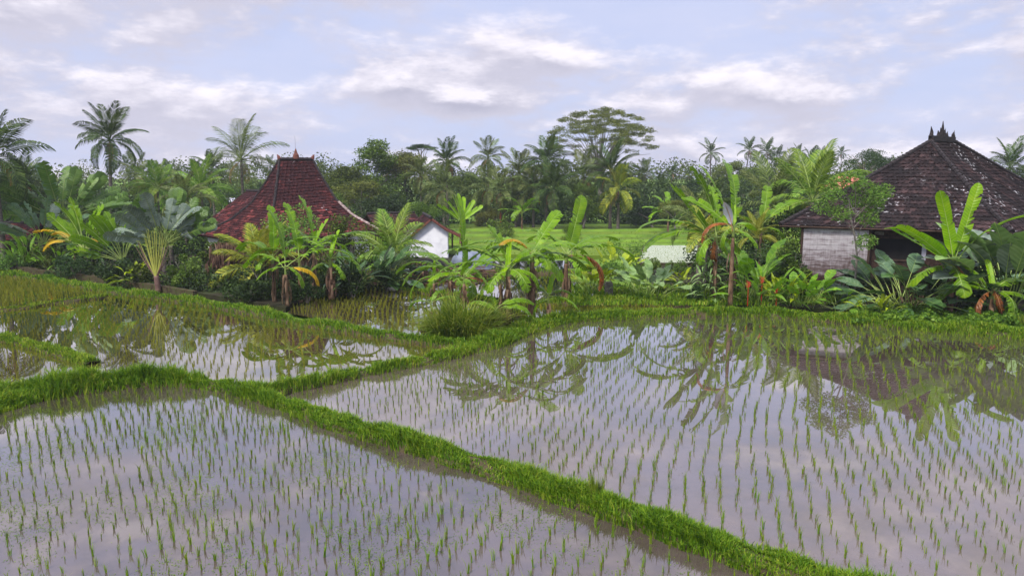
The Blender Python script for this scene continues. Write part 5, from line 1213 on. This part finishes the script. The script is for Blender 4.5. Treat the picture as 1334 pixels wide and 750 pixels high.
for px, D, wpx, hm in ((1010, 34.5, 90, 2.2), (960, 35, 90, 1.5), (1090, 33, 110, .8), (1190, 32.5, 140, 1.2), (1290, 32.8, 160, 1.8), (1020, 40, 120, 3.3), (950, 42, 120, 2.6), (1360, 33, 120, 2.4)):
    p = Q(px, 300, D); bx.append((p.x, D, hm*.45, wpx*D/F/2, .7, hm*.7, wpx*hm))
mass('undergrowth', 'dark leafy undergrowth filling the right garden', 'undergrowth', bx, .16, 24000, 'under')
bx = []
for k in range(70):
    x = -75+k*2.3+rnd.gauss(0, 1); y = 86+rnd.uniform(0, 8); hm = rnd.uniform(3.0, 5.0); bx.append((x, y, hm*.4, 3.0, 2.5, hm*.75, hm))
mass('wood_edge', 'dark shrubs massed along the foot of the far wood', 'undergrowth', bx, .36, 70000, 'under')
bx = []
for k in range(150):
    x = -160+k*2.5+rnd.gauss(0, 1.5); y = rnd.uniform(118, 160); hm = (7.4+.5*math.sin(x*.11)+rnd.uniform(-1.0, 1.3))*(1+(y-118)*.003); bx.append((x, y, hm*.5, 4.5, 4, hm*.6, 1))
mass('far_wood', 'continuous hazy line of distant trees along the horizon', 'wood', bx, .5, 130000, 'crownmid')
# ------------------------------------------------------------------ air
HZ = True
if HZ:
    m = bpy.data.materials.new('haze'); m.use_nodes = True; m.node_tree.nodes.clear(); t = NT(m.node_tree)
    v = t.node('ShaderNodeVolumePrincipled'); v.inputs['Color'].default_value = (.86, .9, 1, 1); v.inputs['Density'].default_value = .0005; v.inputs['Anisotropy'].default_value = .2
    o = t.node('ShaderNodeOutputMaterial'); t.l.new(v.outputs[0], o.inputs[1])
    mb = MB(); mb.box((0, 90, 9), (420, 260, 20.3)); h = link('haze', mb.mesh('haze', m), kind='stuff'); tag(h, 'thin humid air over the fields', 'haze')
# front filling of the left garden: low dark plants right behind the grass bank
for k, (x, y, w_, h_, m_, lb) in enumerate([(18, 352, 50, 30, 'crownlight', 'bright bush right of the board fence'), (100, 362, 60, 34, 'crowndark', 'dark low bush below the yellow leaves'), (182, 372, 44, 30, 'crownmid', 'low green bush left of the young fan palm'),
        (325, 392, 50, 26, 'crowndark', 'low dark bush at the foot of the young yellow palm'), (400, 393, 60, 26, 'crowndark', 'dark low growth between the brown banana stems'), (460, 386, 60, 40, 'crowndark', 'dark bush right of the shaggy banana stem'), (505, 378, 50, 34, 'crowndark', 'shaded bush behind the pale stone'), (345, 385, 80, 50, 'crowndark', 'shadowy bush in the middle of the left bananas'), (430, 370, 80, 60, 'crownmid', 'leafy bush behind the rightmost left banana')]):
    bush(x, y, 40, w_, h_, lb, m_, .13, 1500)
bx = []
for px, py, wpx, hm in ((20, 350, 90, .7), (110, 360, 110, .8), (200, 371, 110, .7), (270, 378, 90, 1.0), (340, 388, 110, 1.0), (420, 384, 110, 1.1), (500, 374, 80, .8), (380, 372, 160, 1.2), (300, 368, 120, 1.0)):
    p = G(px, py, .1); bx.append((p.x, p.y, hm*.35, wpx*p.y/F/2, .8, hm*.6, wpx*hm))
mass('undergrowth', 'low shaded plants along the front of the left garden', 'undergrowth', bx, .15, 16000, 'under')
bush(455, 352, 42, 90, 80, 'broad leafy bush below the right red eave', 'crownmid', .16, 2000)
bush(345, 350, 42, 90, 76, 'leafy bush behind the young yellow palm', 'crownlight', .16, 1800)

for k, D_ in enumerate((56.5, 61, 67, 74)):
    P_ = [Vector((x, D_+.6*math.sin(x*.21+k)+(x*.05), .16)) for x in range(-40, 60, 2)]
    mb = MB(); vs = []
    for p in P_: vs += [p+Vector((0, -.3, -.02)), p+Vector((0, -.15, .22)), p+Vector((0, .15, .22)), p+Vector((0, .3, -.02))]
    mb.add(vs, [(4*i+j, 4*i+4+j, 4*i+5+j, 4*i+1+j) for i in range(len(P_)-1) for j in range(3)])
    link('field_bank', mb.mesh('field_bank', M['lawn'], True), kind='structure')

# empties of the built-in-place things go to their foot
for o in [o for o in COL.objects if o.type == 'EMPTY' and o.parent is None and o.location.length < .01]:
    ch = [c for c in COL.objects if c.parent == o]
    pts = [c.matrix_basis @ Vector(b) for c in ch for b in c.bound_box]
    if not pts: continue
    base = Vector(((min(p.x for p in pts)+max(p.x for p in pts))/2, (min(p.y for p in pts)+max(p.y for p in pts))/2, 0))
    o.location = base
    for c in ch: c.location = c.location-base
GR = {'banana_plant': 'banana plants round the paddies', 'coconut_palm': 'coconut palms behind the paddies', 'broadleaf_tree': 'broadleaf trees behind the paddies', 'travellers_palm': "travellers' palms in the left garden",
      'leafy_bush': 'leafy bushes in the gardens', 'canna_clump': 'canna clumps', 'heliconia_clump': 'heliconia clumps', 'large_leaf_plant': 'large-leaved plants', 'shade_plant': 'shade plants'}
for o in COL.objects:
    k = o.name.split('.')[0]
    if o.parent is None and k in GR and 'group' not in o: o['group'] = GR[k]
for x_, y_, w_, h_, lb in ((848, 356, 40, 20, 'low green weeds at the left foot of the pale seedbed'), (884, 357, 46, 18, 'low green weeds in front of the pale seedbed'), (918, 356, 40, 24, 'low green weeds at the right foot of the pale seedbed')):
    o = bush(x_, y_, 42, w_, h_, lb, 'crownlight', .1, 1500); o['group'] = 'leafy bushes in the gardens'
